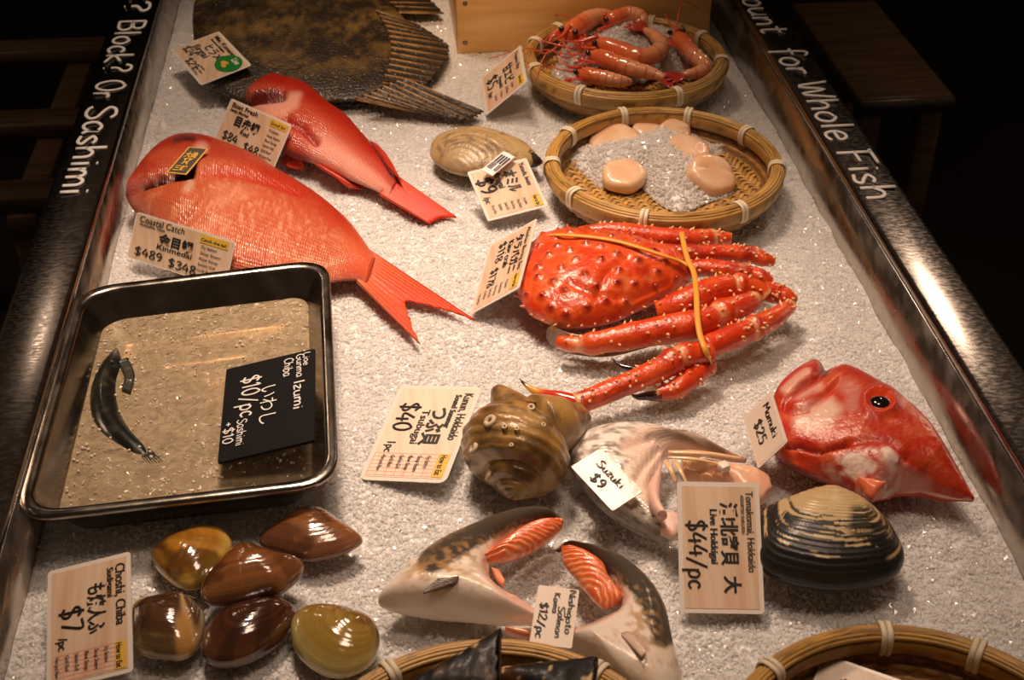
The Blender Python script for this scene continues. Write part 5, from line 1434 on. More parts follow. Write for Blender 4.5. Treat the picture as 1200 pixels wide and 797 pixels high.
# ------------------------------------------------------------------ whelk
M_whelk = mat('whelk_shell', (0.2, 0.11, 0.03), 0.34, coat=0.55, coat_rough=0.15, attr=True, bump=(170, 0.7, 4))
def whelk():
    apex, top = P(600, 587, .024), P(628, 464, .054)
    a = top - apex; L = np.linalg.norm(a); a /= L
    up = np.array([0, 0, 1.0]); b = np.cross(a, up); b /= np.linalg.norm(b); c = np.cross(b, a)
    t = thing('whelk', 'large brown spiral whelk with its spire towards the viewer', 'sea snail', ((apex + top) / 2) * [1, 1, 0])
    N, nu, nv = 5.0, 420, 64
    T = np.linspace(0, N, nu); s = 1.82 ** (T - N)
    ph = np.linspace(0, 2 * np.pi, nv, endpoint=False)
    V = np.zeros((nu, nv, 3))
    k = L / .142
    end = math.radians(250)
    for i in range(nu):
        ang = end - (N - T[i]) * 2 * np.pi
        rad = b * math.cos(ang) + c * math.sin(ang)
        cr, ra, ax, aa = .0280, .0300, .58 * L, .335 * L
        cosp, sinp = np.cos(ph), np.sin(ph)
        rr = cr + ra * np.sign(cosp) * np.abs(cosp) ** .85 * np.where(sinp > 0, 1 - .38 * sinp ** 2, 1 - .12 * sinp ** 2)
        al = ax + aa * np.where(sinp > 0, 1.18, .92) * sinp
        cord = .0006 * np.sin(ph * 17) + .0016 * np.exp(-((ph - 5.35) / .22) ** 2)
        rib = .00025 * np.sin(ang * 13 + .5 * np.sin(ph * 2))
        d = (1 + (cord + rib) / .03)
        V[i] = apex + s[i] * (np.outer(rr * d, rad) + np.outer(al, a))
    V = V.reshape(-1, 3)
    V += .0016 * (fbm(V, 70, 4)[:, None] - .5) * np.array([1, 1, 1.0])
    F = [gridf(nu, nv, True), ((nu - 1) * nv + np.arange(nv))[None], np.arange(nv)[None][:, ::-1]]
    f = F[0][300 * nv + 3]
    col = mixc((.16, .085, .024), (.40, .23, .065), sstep(.34, .66, fbm(V, 60, 3)))
    pht = np.tile(ph, nu)
    col = mixc(col, (.42, .25, .08), .5 * sstep(.6, .95, np.sin(pht * 17)) * sstep(.45, .6, fbm(V, 40, 8)))
    col = mixc(col, (.045, .024, .010), .6 * sstep(.55, .72, fbm(V, 95, 12)))
    build('shell', V, F, M_whelk, t, col=col)
    cc = lambda V: mixc(mixc((.16, .085, .024), (.40, .23, .065), sstep(.34, .66, fbm(V, 60, 3))), (.045, .024, .010), .6 * sstep(.55, .72, fbm(V, 95, 12)))
    X, F2 = tube(smooth([P(632, 504, .044), P(656, 498, .041), P(676, 492, .037), P(692, 489, .034)], 24), np.interp(np.linspace(0, 1, 24), [0, .4, .75, .95, 1], [.030, .0235, .013, .005, .0015]), 20)
    X += (.004 * (fbm(X, 60, 3)[:, None] - .5) + .0012 * (fbm(X, 200, 9)[:, None] - .5)) * np.array([1, 1, 1.0]); build('siphon_canal', X, F2, M_whelk, t, col=cc(X))
    X, F2 = tube(smooth([P(606, 492, .050), P(595, 476, .054), P(588, 465, .056), P(582, 456, .058), P(580, 453, .059)], 22), np.interp(np.linspace(0, 1, 22), [0, .5, .8, .95, 1], [.022, .014, .0085, .0052, .002]), 18)
    X += .0012 * (fbm(X, 150, 6)[:, None] - .5); build('shell_knob', X, F2, M_whelk, t, col=cc(X))
    X, F2 = ball(P(676, 512, .022), .010, 12, 16, (.8, 1.2, 1)); build('operculum', X, F2, M_hinge, t)
    w = mat('barnacle', (.60, .47, .32), .5, bump=(300, .3, 2))
    tree = np.asarray(V)
    Q = pix(V); dist = np.linalg.norm(V - _C, axis=1)
    for px, py, r in ((575, 491, .0062), (571, 559, .0052), (552, 526, .0060), (592, 500, .0026), (606, 503, .0022), (622, 474, .0036), (600, 520, .0020), (640, 497, .0024)):
        near = np.hypot(Q[:, 0] - px, Q[:, 1] - py) < 4
        if not near.any(): continue
        i = np.where(near)[0][np.argmin(dist[near])]
        nrm = V[i] - (apex + a * ((V[i] - apex) @ a)); nrm /= np.linalg.norm(nrm)
        m = MB()
        e1 = np.cross(nrm, a); e1 /= np.linalg.norm(e1); e2 = np.cross(nrm, e1)
        q = np.linspace(0, 2 * np.pi, 18)
        ring = V[i] + nrm * .0006 + r * .62 * (np.cos(q)[:, None] * e1 + np.sin(q)[:, None] * e2)
        X, F2 = tube(ring, r * .34, 8, up=nrm); build('barnacle', X, F2, w, t)
whelk()

# ------------------------------------------------------------------ king crab
M_crab = mat('crab_shell', (0.75, 0.07, 0.01), 0.3, coat=0.5, coat_rough=0.16, attr=True, bump=(260, 0.9, 4))
M_claw = mat('dark_claw', (0.035, 0.012, 0.010), 0.2, coat=0.8, attr=True)
M_band = mat('rubber_band', (0.80, 0.36, 0.05), 0.4, spec=0.5)
RED, DEEP, CREAM = (.60, .040, .006), (.36, .012, .005), (.86, .44, .16)

crab = thing('king_crab', 'spiny red king crab tied up with rubber bands on the ice', 'crab', (*P(760, 350, 0)[:2], 0))
def crab_cols(V, seed, pale=.5):
    n = fbm(V, 75, seed, 4)
    c = mixc(RED, (.72, .085, .012), sstep(.4, .65, n))
    c = mixc(c, DEEP, .7 * sstep(.55, .7, fbm(V, 48, seed + 3)))
    return mixc(c, CREAM, pale * sstep(.66, .76, fbm(V, 42, seed + 7)))

def carapace():
    ol = [(609, 306), (617, 292), (633, 278), (655, 274), (690, 275), (735, 280), (770, 291), (800, 304), (813, 316), (806, 330), (793, 343), (772, 355), (748, 368), (722, 382), (690, 390), (655, 391), (630, 381), (617, 371), (607, 352), (604, 335), (606, 318)]
    V, F, R, top, o, ctr = dome(ol, .036, .024, 46, 170, .55, True, .5)
    Q = pix(V)
    sg = np.where(top > 0, 1.0, 0.0)
    V[:, 2] += sg * (.003 * (fbm(V, 38, 4) - .5) * np.clip((1 - R) * 6, 0, 1))
    V[:, 2] -= sg * .0035 * np.exp(-(dline(Q, [(735, 302), (708, 322), (700, 345), (668, 330)]) / 5) ** 2) + sg * .003 * np.exp(-(dline(Q, [(700, 345), (740, 350), (780, 332)]) / 5) ** 2)
    rng = np.random.RandomState(4)
    sp = []
    tries = 0
    idx = np.where((top > 0) & (R < .97))[0]
    while len(sp) < 62 and tries < 4000:
        tries += 1
        i = rng.choice(idx)
        if all(np.linalg.norm(V[i] - V[j]) > .0155 for j in sp): sp.append(i)
    col = crab_cols(V, 2, .35)
    col = mixc(col, (.60, .30, .09), sg * .75 * np.clip(1.3 - dline(Q, [(617, 371), (650, 386), (690, 388)]) / 9, 0, 1) * sstep(.4, .6, fbm(V, 90, 3)))
    centres = [V[i].copy() for i in sp]
    nrm = []
    for p in centres:
        d = (p - ctr) * [1, 1, 0]; d = d / np.array([.075, .085, 1]) ; v = np.array([d[0] * .5, d[1] * .5, 1.0]); nrm.append(v / np.linalg.norm(v))
    for p in centres:
        d = np.linalg.norm(V - p, axis=1)
        V += np.outer(sg * .0036 * np.exp(-(d / .0036) ** 2), [0, 0, 1])
        col = mixc(col, (.20, .008, .006), .85 * np.exp(-(d / .0036) ** 2))
        col = mixc(col, (.84, .24, .05), .22 * np.exp(-((d - .007) / .0022) ** 2))
    global CAR
    CAR = V.copy()
    m = MB(); m.add(V, F, col)
    for k, (p, v) in enumerate(zip(centres, nrm)):
        h = .0030 + .0022 * rng.rand()
        X, F2 = cone(p + [0, 0, .0024], v + .25 * rng.randn(3) * [1, 1, .2], .0020, h * .55, 7)
        m.add(X, F2, np.vstack([np.tile((.42, .02, .012), (14, 1)), [(.75, .28, .10)]]))
    for i in range(0, 170, 5):                     # pale spines along the edge
        p = o[i]; d = (p - ctr); d[2] = 0; d /= np.linalg.norm(d)
        X, F2 = cone(p - d * .001, d + np.array([0, 0, .35 + .3 * rng.rand()]), .0022, .0055 + .003 * rng.rand(), 7)
        m.add(X, F2, np.vstack([np.tile((.66, .06, .015), (7, 1)), np.tile((.80, .26, .08), (7, 1)), [(.9, .62, .34)]]))
    m.build('carapace', M_crab, crab)
carapace()

def limb(pts, zs, rad, seed, spines=22, under=0.0, pale=.35, name='leg', dactyl=None, n=64, joints=()):
    """one leg: a knobbly tube with pale-tipped spines and, at its end, a dark claw"""
    rng = np.random.RandomState(seed)
    c = smooth(np.array([P(x, y, z) for (x, y), z in zip(pts, zs)]), n)
    u = np.linspace(0, 1, n)
    r = 1.13 * np.interp(u, np.linspace(0, 1, len(rad)), rad)
    spines = int(spines * 1.15)
    for j in joints: r = r * (1 - .20 * np.exp(-((u - j) / .02) ** 2) + .14 * np.exp(-((u - j - .05) / .03) ** 2))
    V, F = tube(c, r, 22)
    V += .0011 * (fbm(V, 110, seed)[:, None] - .5) * 2 * np.array([1, 1, 1.0])
    col = crab_cols(V, seed, pale)
    ctr = np.vstack([np.repeat(c, 22, 0), c[:1], c[-1:]])
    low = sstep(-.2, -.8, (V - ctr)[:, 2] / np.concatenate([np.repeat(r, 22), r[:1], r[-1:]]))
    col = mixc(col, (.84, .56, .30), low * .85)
    col = mixc(col, (.80, .50, .24), np.concatenate([np.repeat(sstep(.95, 1, u), 22), [0, 1]]) * .8)
    for j in joints: col = mixc(col, (.85, .52, .26), np.concatenate([np.repeat(.7 * np.exp(-((u - j) / .018) ** 2), 22), [0, 0]]))
    m = MB(); m.add(V, F, col)
    t = np.gradient(c, axis=0); t /= np.linalg.norm(t, axis=1)[:, None]
    for k in range(spines):
        i = rng.randint(2, n - 2); a = rng.uniform(-2.0, 2.0)
        s = np.cross(t[i], [0, 0, 1]); s /= np.linalg.norm(s); w = np.cross(s, t[i])
        d = math.cos(a) * w + math.sin(a) * s
        X, F2 = cone(c[i] + d * r[i] * .97, d + t[i] * .45, .0021, .0024 + .0018 * rng.rand(), 6)
        m.add(X, F2, np.vstack([np.tile((.62, .06, .014), (6, 1)), np.tile((.88, .46, .18), (6, 1)), [(.95, .75, .46)]]))
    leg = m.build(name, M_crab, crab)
    if dactyl is not None:
        dp, dz, dr, tipc = dactyl
        q = smooth(np.array([P(x, y, z) for (x, y), z in zip(dp, dz)]), 26)
        X, F2 = tube(q, np.interp(np.linspace(0, 1, 26), [0, .3, .7, 1], [dr, dr * .85, dr * .5, dr * .06]), 14)
        uu = np.concatenate([np.repeat(np.linspace(0, 1, 26), 14), [0, 1]])
        cc = mixc((.60, .04, .012), (.80, .40, .05), sstep(.45, .75, uu)); cc = mixc(cc, (.03, .014, .012), sstep(.80, .92, uu))
        if tipc: cc = mixc((.16, .02, .012), (.022, .010, .010), sstep(.0, .35, uu))
        build('dactyl', X, F2, M_claw, leg, col=cc)
    return leg
limb([(678, 274), (720, 272), (770, 277), (806, 280), (838, 279)], [.030, .034, .032, .030, .028], [.007, .0088, .0090, .0092, .0085], 11, 34)
limb([(838, 279), (850, 279), (857, 279)], [.028, .028, .028], [.0072, .0066, .0045], 12, 8, pale=.6, name='leg_stub')
limb([(752, 292), (800, 297), (845, 297), (888, 299)], [.028, .034, .032, .030], [.0070, .0078, .0082, .0080], 13, 30)
limb([(886, 300), (898, 305), (907, 307)], [.030, .028, .026], [.0074, .0066, .0040], 14, 8, pale=.7, name='leg_stub')
limb([(806, 316), (830, 314), (860, 319), (884, 322)], [.030, .032, .030, .028], [.0072, .0080, .0082, .0074], 15, 22, pale=.9)
limb([(882, 322), (895, 327), (905, 331)], [.028, .027, .025], [.0078, .0072, .0044], 16, 8, pale=.8, name='leg_stub')
limb([(770, 366), (800, 356), (835, 342), (862, 336), (884, 340), (897, 350)], [.026, .034, .038, .038, .034, .028], [.0085, .0118, .0128, .0120, .0105, .0085], 17, 34, joints=(.70,))
limb([(896, 342), (910, 344), (924, 350), (932, 352)], [.030, .028, .026, .024], [.0085, .0092, .0078, .0040], 18, 22, pale=.2)
limb([(653, 401), (680, 404), (720, 398), (770, 388), (815, 380), (850, 366), (884, 352)], [.020, .022, .026, .030, .034, .034, .030], [.0052, .0090, .0112, .0122, .0122, .0112, .0085], 19, 48, joints=(.10, .74))
limb([(826, 408), (856, 396), (884, 384), (908, 372), (926, 358)], [.026, .028, .027, .025, .024], [.0095, .0100, .0098, .0088, .0060], 20, 36, pale=.2, joints=(.45,))
limb([(832, 414), (800, 418), (775, 432), (740, 448), (706, 462), (674, 474)], [.028, .032, .030, .026, .022, .018], [.0092, .0108, .0098, .0092, .0088, .0082], 21, 46, pale=.2, joints=(.24,),
     dactyl=([(676, 472), (654, 466), (632, 461), (618, 453), (609, 444)], [.020, .021, .020, .022, .026], .0072, False))
limb([(830, 428), (806, 446), (790, 457), (768, 462)], [.018, .018, .016, .014], [.0085, .0088, .0082, .0060], 22, 24, pale=.1,
     dactyl=([(776, 464), (760, 464), (746, 465), (738, 461)], [.014, .013, .012, .012], .0055, True))
limb([(770, 430), (756, 434), (748, 434)], [.012, .012, .012], [.0060, .0052, .0042], 23, 3, pale=.1,
     dactyl=([(752, 434), (738, 432), (726, 428), (716, 419)], [.012, .013, .014, .018], .0042, True))
V, F, u, th = loft([(640, 388), (665, 396), (710, 398), (770, 384)], [(656, 402), (680, 412), (720, 414), (780, 398)], .012, .013, 60, 30, .9)
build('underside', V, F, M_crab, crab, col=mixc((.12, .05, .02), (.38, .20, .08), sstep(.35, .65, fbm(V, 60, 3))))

def band(label, pts, zs, w=.0034):
    c = smooth(np.array([P(x, y, z) for (x, y), z in zip(pts, zs)]), 60)
    t = np.gradient(c, axis=0); t /= np.linalg.norm(t, axis=1)[:, None]
    view = _C - c; view /= np.linalg.norm(view, axis=1)[:, None]
    upv = np.array([0, 0, 1.0]) * .7 + view * .3
    s = np.cross(t, upv); s /= np.linalg.norm(s, axis=1)[:, None]; n = np.cross(s, t)
    V = np.stack([c - s * w / 2, c - s * w / 2 + n * .0012, c + s * w / 2 + n * .0012, c + s * w / 2], 1).reshape(-1, 3)
    F = [gridf(60, 4, True), np.array([[3, 2, 1, 0]]), np.array([[236, 237, 238, 239]])]
    tag(build('rubber_band', V, F, M_band), label, 'rubber band')
band('yellow rubber band wrapped upright around the crab legs', [(798, 268), (801, 285), (806, 305), (813, 320), (816, 345), (817, 370), (820, 392), (827, 412), (832, 426)],
     [.036, .046, .046, .046, .052, .052, .048, .043, .026], .0052)
band('thin yellow rubber band stretched across the crab shell', [(633, 277), (655, 276), (690, 278), (722, 283), (750, 291), (780, 301), (800, 308), (814, 316)],
     [.034] + [surf(CAR, None, x, y, 3) + .0024 for x, y in ((655, 276), (690, 278), (722, 283), (750, 291), (780, 301), (800, 308))] + [.044], .0036)
# ------------------------------------------------------------------ price cards
M_lam = mat('laminate', (0.84, 0.76, 0.68), 0.3, coat=0.5, coat_rough=0.15, bump=(60, 0.05, 2))
M_print = mat('printed_wood', (0.80, 0.61, 0.44), 0.38, coat=0.35, coat_rough=0.2, var=(9, (0.70, 0.48, 0.31), 0.42, 0.66, (14, 1.0, 1.0)))
M_paper = mat('cream_paper', (0.80, 0.68, 0.56), 0.5, coat=0.2, bump=(300, 0.05, 2))
M_ink = mat('black_ink', (0.012, 0.010, 0.010), 0.5)
M_yel = mat('yellow_label', (0.80, 0.50, 0.06), 0.45)
M_pink = mat('pink_rule', (0.74, 0.27, 0.20), 0.5)
M_white = mat('white_label', (0.86, 0.84, 0.82), 0.45)
M_board = mat('black_board', (0.004, 0.004, 0.004), 0.6, spec=0.15)
M_gold = mat('gold_print', (0.75, 0.42, 0.06), 0.4)
M_green = mat('green_label', (0.01, 0.22, 0.03), 0.4, coat=0.4)
M_grey = mat('dark_tag', (0.055, 0.05, 0.04), 0.5, bump=(400, 0.1, 2))

def printed(text, size, bold=0.0, track=1.0, narrow=1.0):
    cu = bpy.data.curves.new('lettering_source', 'FONT')
    cu.body = text; cu.size = size; cu.offset = bold * size; cu.space_character = track
    cu.resolution_u = 3
    ob = bpy.data.objects.new('lettering_source', cu); COL.objects.link(ob)
    bpy.context.view_layer.update()
    me = ob.evaluated_get(bpy.context.evaluated_depsgraph_get()).to_mesh()
    V = np.array([v.co[:] for v in me.vertices]).reshape(-1, 3)
    Fs = {}
    for p in me.polygons: Fs.setdefault(len(p.vertices), []).append(list(p.vertices))
    ob.to_mesh_clear()
    bpy.data.objects.remove(ob); bpy.data.curves.remove(cu)
    if len(V): V[:, 0] *= narrow; V[:, 2] = 0
    return V, [np.array(f) for f in Fs.values()]

def rrect(w, h, r, n=5):
    out = []
    for cx, cyy, a0 in ((w - r, h - r, 0), (r, h - r, 90), (r, r, 180), (w - r, r, 270)):
        for a in np.radians(np.linspace(a0, a0 + 90, n)): out.append((cx + r * math.cos(a), cyy + r * math.sin(a)))
    return np.array(out)

def plate(mb, w, h, r, x0, y0, z0, z1):
    o = rrect(w, h, r); n = len(o)
    o = o + [x0, y0]
    V = np.vstack([np.concatenate([o, np.full((n, 1), z0)], 1), np.concatenate([o, np.full((n, 1), z1)], 1)])
    mb.add(V, [gridf(2, n, True), np.arange(n)[None][:, ::-1], (n + np.arange(n))[None]])

def card(name, label, cat, px, z, items, border=.05, body=None, face=None, group='price cards', thick=.0008, rad=.03, gridbox=None, yellow=None, ink=None, lines=None, lettering='lettering'):
    """px, z: corners in reading order (top left, top right, bottom right, bottom left); items: (kind, text, s, t, size, bold, rot) in card fractions"""
    C4_ = np.array([P(a, b, c) for (a, b), c in zip(px, z)])
    tl, tr, br, bl = C4_
    O = C4_.mean(0)
    ex = (tr - tl) + (br - bl); w = np.linalg.norm(ex) / 2; ex /= np.linalg.norm(ex)
    ey = (tl - bl) + (tr - br); hh = np.linalg.norm(ey - ex * (ey @ ex)) / 2
    ey = ey - ex * (ey @ ex); ey /= np.linalg.norm(ey)
    n = np.cross(ex, ey)
    O = O - ex * w / 2 - ey * hh / 2
    t = thing(name, label, cat, (*C4_.mean(0)[:2], C4_[:, 2].min()), group)
    def put(mb, nm, m, par, flat=True): return on_frame(mb, O, ex, ey, n).build(nm, m, par, flat=flat)
    b = MB(); plate(b, w, hh, rad * w, 0, 0, -thick, 0); base = put(b, 'card', body or M_lam, t)
    e = .0003
    if face is not False:
        b = MB(); m = border * min(w, hh); plate(b, w - 2 * m, hh - 2 * m, .004 * w, m, m, .00005, e); put(b, 'print', face or M_print, base)
    if gridbox:
        s0, t0, s1, t1, nx, ny = gridbox
        g = MB(); lw = .0005
        for i in range(nx + 1):
            x = (s0 + (s1 - s0) * i / nx) * w; V, F = box(x - lw / 2, x + lw / 2, (1 - t1) * hh, (1 - t0) * hh, e, e + .0001); g.add(V, F)
        for i in range(ny + 1):
            y = (1 - (t0 + (t1 - t0) * i / ny)) * hh; V, F = box(s0 * w, s1 * w, y - lw / 2, y + lw / 2, e, e + .00012); g.add(V, F)
        put(g, 'ruled_grid', M_pink, base)
    if yellow:
        s0, t0, s1, t1, rot = yellow
        g = MB(); plate(g, (s1 - s0) * w, (t1 - t0) * hh, .001, s0 * w, (1 - t1) * hh, e + .0001, e + .0004); put(g, 'yellow_label', M_yel, base)
    L = MB()
    def add_text(kind, text, s, tt, size, bold, fit, rot=0):
        if kind == 'hand':
            mb, x1 = strokes(text, 0, 0, size * hh * .72, max(size * hh * (.075 + bold), .0006), seed=len(text) + int(s * 50))
            V, F = np.vstack(mb.v), mb.f
        else:
            V, F = printed(text, size * hh, bold)
            if not len(V): return
        if fit: V = V * [fit * w / max(V[:, 0].max(), 1e-6), 1, 1]
        if rot: V = np.stack([V[:, 1] * math.sin(rot) * -1 + V[:, 0] * math.cos(rot), V[:, 0] * math.sin(rot) + V[:, 1] * math.cos(rot), V[:, 2]], -1)
        V = V + [s * w, (1 - tt) * hh, e + .00055]
        L.add(V, F)
    for it in items: add_text(*it)
    for s, t0, dt, k, size, fit in (lines or ()):
        words = ['Raw', 'Sashimi', 'Grill', 'Hot pot', 'Steam', 'Boil', 'Fry', 'Soup']
        for i in range(k): add_text('p', words[(i + k) % 8] + ' ' + words[(i * 3 + 1) % 8], s, t0 + dt * i, size, .012, fit * (.7 + .3 * ((i * 7) % 4) / 4))
    if L.n: put(L, lettering, ink or M_ink, base)
    return t, base, (O, ex, ey, n, w, hh)

# the big wooden looking card of the large clam
card('price_card', 'tall upright price card reading $44/pc before the large clam', 'price card', [(889, 563), (896, 717), (797, 721), (793, 567)], [.062, .006, .004, .062],
     [('p', 'Tomakomai, Hokkaido', .07, .17, .125, .012, .62), ('p', 'ASSORTED SHELLFISH', .10, .235, .055, .02, .30), ('p', '活!北寄貝', .16, .47, .23, .030, .48), ('p', '大', .72, .45, .22, .03, .13), ('p', 'Live Hokkigai', .21, .61, .12, .025, .42),
      ('hand', '$44/pc', .30, .88, .31, .01, .52)], border=.055, lines=None)
# Choshi clams
card('price_card', 'price card reading Choshi, Chiba and $7/pc left of the brown clams', 'price card', [(152, 645), (157, 790), (53, 808), (57, 671)], [.050, .012, .004, .030],
     [('p', 'Choshi, Chiba', .08, .18, .165, .012, .52), ('p', 'Sudigami', .10, .28, .11, .02, .25), ('p', 'も焼人ふ', .20, .50, .24, .022, .42), ('hand', '$7', .36, .83, .34, .02, .2), ('p', '/pc', .60, .86, .15, .02, .10), ('p', 'How to Eat', .745, .185, .095, .03, .20)],
     border=.05, gridbox=(.74, .20, .95, .92, 6, 6), yellow=(.735, .07, .955, .20, 0), lines=[(.75, .32, .115, 6, .07, .18)])
# whelk
card('price_card', 'flat price card reading $40 on the ice left of the whelk', 'price card', [(562, 457), (523, 570), (419, 558), (474, 448)], [.028, .010, .002, .010],
     [('p', 'Kunun, Hokkaido', .08, .17, .15, .012, .50), ('p', 'Sound Summer', .10, .27, .10, .03, .36), ('p', 'つぶ貝', .24, .47, .25, .03, .40), ('p', 'Tsubugai', .27, .59, .13, .014, .36), ('hand', '$40', .20, .87, .30, .02, .30), ('p', '1pc', .60, .85, .14, .015, .12), ('p', 'How to Eat', .735, .16, .095, .03, .20)],
     border=.05, face=mat('pale_print', (.86, .72, .58), .38, coat=.35, coat_rough=.2, var=(9, (.80, .63, .48), .42, .66, (14, 1, 1))), gridbox=(.73, .19, .95, .94, 6, 7), yellow=(.725, .06, .955, .19, 0), lines=[(.75, .32, .105, 6, .07, .17)], rad=.06)
# gaper clam
card('price_card', 'price card reading $9 with a white barcode strip leaning on the gaper clam', 'price card', [(612, 177), (640, 234), (574, 267), (552, 210)], [.046, .016, .004, .034],
     [('p', 'Yamada, Iwate', .07, .17, .12, .015, .46), ('p', '本ミル', .16, .47, .25, .035, .42), ('p', 'Mirugai', .10, .62, .16, .025, .36), ('hand', '$9', .20, .92, .36, .03, .30), ('p', '/pc', .56, .92, .14, .02, .13), ('p', 'How to Eat', .735, .165, .09, .03, .20)],
     border=.05, yellow=(.73, .06, .95, .20, 0), lines=[(.74, .33, .105, 6, .07, .18)])
card('white_strip', 'small white barcode strip tucked on the $9 card of the gaper clam', 'label', [(591, 177), (604, 184), (577, 206), (563, 199)], [.050, .047, .042, .044],
     [('p', '||||', .1, .42, .36, .04, .8), ('p', '||| ||', .1, .75, .3, .03, .8)], border=.05, face=M_white, group='loose strips', thick=.0006)
# shrimp
card('price_card', 'price card reading $5 leaning against the shrimp basket rim', 'price card', [(611, 54), (618, 98), (569, 133), (563, 90)], [.060, .048, .004, .014],
     [('p', 'Toyama Bay', .08, .17, .12, .012, .45), ('p', '甘エビ', .22, .46, .25, .03, .46), ('p', 'Amaebi', .36, .60, .13, .02, .30), ('hand', '$5', .22, .86, .32, .02, .28), ('p', '/pc', .56, .86, .14, .02, .15), ('p', 'How to Eat', .72, .16, .09, .03, .2)],
     border=.06, yellow=(.72, .06, .95, .20, 0), gridbox=(.72, .25, .95, .9, 4, 4), lines=[(.74, .34, .13, 4, .08, .17)])
# crab
card('price_card', 'price card with two prices leaning on the left side of the king crab', 'price card', [(629, 257), (608, 340), (551, 366), (575, 286)], [.060, .040, .004, .016],
     [('p', 'Alaskan Bering Sea', .08, .15, .10, .012, .62), ('p', 'タラバガニ', .12, .36, .20, .03, .56), ('p', 'King crab', .14, .52, .16, .02, .40), ('hand', '$118', .10, .72, .20, .012, .30), ('hand', '$178', .48, .76, .20, .012, .26), ('p', 'How to Eat', .76, .16, .09, .03, .18)],
     border=.05, yellow=(.755, .06, .95, .22, 0), lines=[(.77, .34, .11, 6, .07, .16)])
# coastal catch
card('price_card', 'price card reading Coastal Catch before the large red fish', 'price card', [(172, 249), (282, 287), (258, 334), (137, 300)], [.050, .050, .012, .006],
     [('p', 'Coastal Catch', .05, .18, .19, .008, .46), ('p', 'Hachijojima, Tokyo', .06, .25, .07, .03, .26), ('p', '金目鯛', .28, .50, .25, .03, .34), ('p', 'Kinmedai', .27, .63, .15, .02, .36), ('hand', '$489', .07, .88, .24, .02, .28), ('hand', '$348', .42, .92, .24, .02, .28), ('p', 'Catch the tail', .68, .19, .09, .02, .25)],
     border=.04, yellow=(.67, .06, .95, .23, 0), lines=[(.70, .34, .12, 6, .08, .22)])
# small red fish
card('price_card', 'price card between the two whole red fish', 'price card', [(272, 115), (341, 146), (322, 199), (249, 166)], [.058, .050, .012, .010],
     [('p', 'Boat Fresh', .06, .15, .14, .02, .42), ('p', 'Senju Market', .06, .24, .09, .03, .30), ('p', '目赤鯛', .18, .48, .24, .035, .40), ('p', 'Red', .33, .62, .14, .02, .14), ('hand', '$84', .10, .85, .24, .025, .24), ('hand', '$48', .46, .90, .24, .025, .24), ('p', 'Good for', .70, .17, .10, .02, .24)],
     border=.04, yellow=(.69, .06, .96, .20, 0), lines=[(.72, .32, .11, 6, .08, .22)])
# flounder, with a round green sticker
t, base, fr = card('price_card', 'price card with a round green sticker on the flounder', 'price card', [(250, 30), (289, 70), (241, 107), (206, 65)], [surf(*FLO, 252, 36) + .008, surf(*FLO, 289, 70) + .006, .030, .020],
     [('p', 'Mie, Kumano', .10, .17, .13, .02, .58), ('p', 'Seasonal flatfish', .12, .25, .07, .03, .4), ('p', 'ヒラメ', .22, .46, .22, .02, .40), ('p', 'Jirgai', .12, .62, .20, .015, .36), ('hand', '$24', .08, .80, .20, .02, .24), ('hand', '$29', .36, .92, .20, .02, .26)], border=.05, lines=[(.60, .78, .08, 3, .07, .2)])
O, ex, ey, n, w, hh = fr
g = MB(); a = np.linspace(0, 2 * np.pi, 40, endpoint=False)
o = np.stack([.79 * w + .19 * w * np.cos(a), .68 * hh + .25 * hh * np.sin(a) * 1.0], -1)
V = np.vstack([np.concatenate([o, np.full((40, 1), .0004)], 1), np.concatenate([o, np.full((40, 1), .0009)], 1)])
g.add(V, [gridf(2, 40, True), (40 + np.arange(40))[None]]); gs = on_frame(g, O, ex, ey, n).build('green_sticker', M_green, base, flat=True)
g = MB(); V, F = printed('Live', .17 * hh, .02); V = V + [.74 * w, .76 * hh, .0012]; g.add(V, F); on_frame(g, O, ex, ey, n).build('sticker_lettering', M_white, base)
g = MB()
for k, (cx, cyy, r) in enumerate(((.74, .62, .05), (.80, .58, .045), (.77, .66, .035))):
    q = np.stack([(cx + r * np.cos(a)) * w, (cyy + r * np.sin(a)) * hh, np.full(40, .0010 + .0001 * k)], -1); g.add(q, [np.arange(40)[None]])
on_frame(g, O, ex, ey, n).build('sticker_mark', M_gold, base)

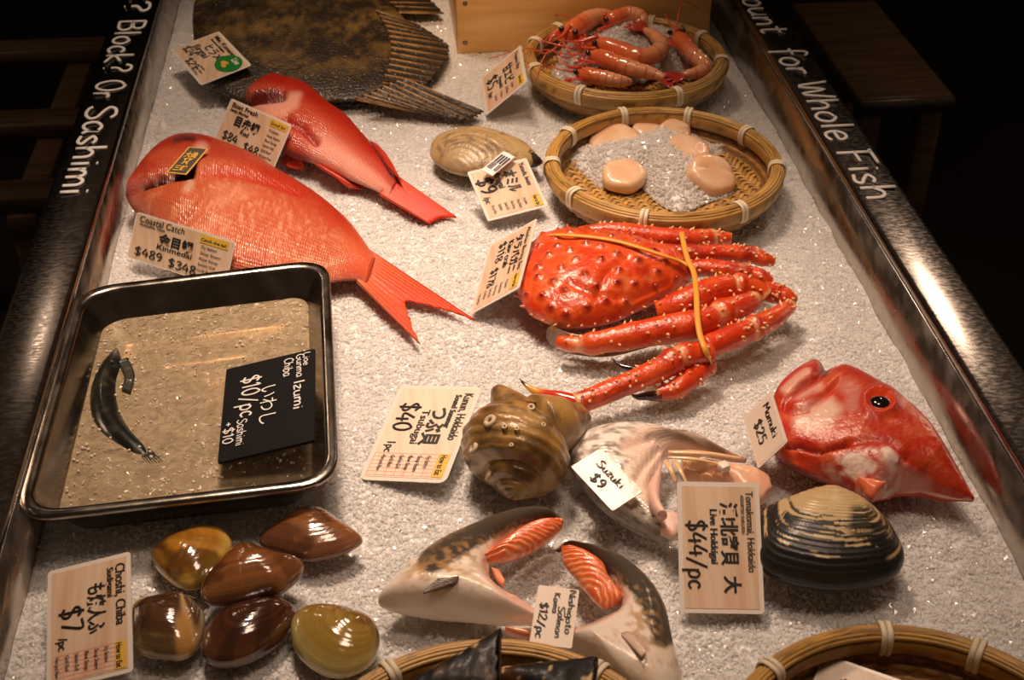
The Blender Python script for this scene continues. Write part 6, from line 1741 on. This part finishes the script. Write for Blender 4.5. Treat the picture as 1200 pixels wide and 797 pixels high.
# handwritten cards
card('name_card', 'small handwritten $9 card lying on the silver collar', 'price card', [(706, 526), (752, 576), (719, 599), (667, 546)], [.052, .046, .040, .046],
     [('hand', 'Suzuki', .20, .42, .30, .02, .56), ('hand', '$9.', .33, .84, .38, .03, .30)], face=False, body=M_paper)
card('name_card', 'small handwritten card reading Mamuki $25 beside the red fish head', 'price card', [(906, 467), (925, 523), (886, 544), (869, 480)], [.060, .052, .026, .030],
     [('hand', 'Mamuki', .14, .34, .26, .015, .62), ('hand', '$25', .28, .74, .34, .025, .42)], border=.05, face=M_paper)
card('name_card', 'small handwritten card reading Salmon $12/pc lying over the salmon collars', 'price card', [(678, 686), (672, 758), (618, 756), (632, 691)], [.046, .040, .040, .046],
     [('hand', 'Nishigoto', .04, .22, .22, .015, .74), ('hand', 'Salmon', .34, .44, .22, .015, .52), ('hand', 'Kama', .12, .58, .20, .015, .34), ('hand', '$12/pc', .30, .88, .27, .02, .60)], face=False, body=M_paper)
card('price_card', 'price card lying in the empty near right basket', 'price card', [(1072, 793), (1050, 860), (938, 838), (962, 774)], [.030, .016, .010, .024],
     [('p', 'Tokyo Bay', .10, .2, .14, .02, .4), ('hand', '$8', .3, .7, .3, .02, .2)], border=.05)

# black board standing in the tray water
card('black_sign', 'black sign with white handwriting reading $10/pc in the steel tray', 'sign', [(369, 417), (368, 525), (256, 533), (266, 424)], [.058, .058, .042, .042],
     [('hand', 'Live', .04, .12, .10, .012, .14), ('hand', 'Gunma', .04, .20, .12, .012, .26), ('hand', 'Izumi', .34, .22, .16, .014, .30), ('hand', 'Chiba', .06, .34, .14, .016, .20), ('p', 'いわし', .30, .58, .22, -.006, .42),
      ('hand', '$10/pc', .16, .80, .27, .008, .44), ('hand', 'Sashimi', .62, .82, .14, .012, .26), ('hand', '+$10', .62, .96, .15, .012, .22)], face=False, body=M_board, group=None, thick=.0025, rad=.012, ink=M_chalk)

# dark paper tag with gold print on the big fish's cheek
t, base, fr = card('paper_tag', 'small dark tag with gold print on the cheek of the large red fish', 'tag', [(215, 171), (239, 174), (224, 205), (201, 203)], [max(surf(*BIG, x, y, 4) for x in range(204, 238, 4) for y in range(174, 204, 5)) + .002] * 4,
     [('p', '☆', .26, .66, .42, .02, .5), ('p', '大漁', .18, .40, .24, .03, .62), ('p', '三崎', .18, .90, .22, .03, .62)], border=.08, body=M_gold, face=M_grey, ink=M_gold, group=None, thick=.0006)
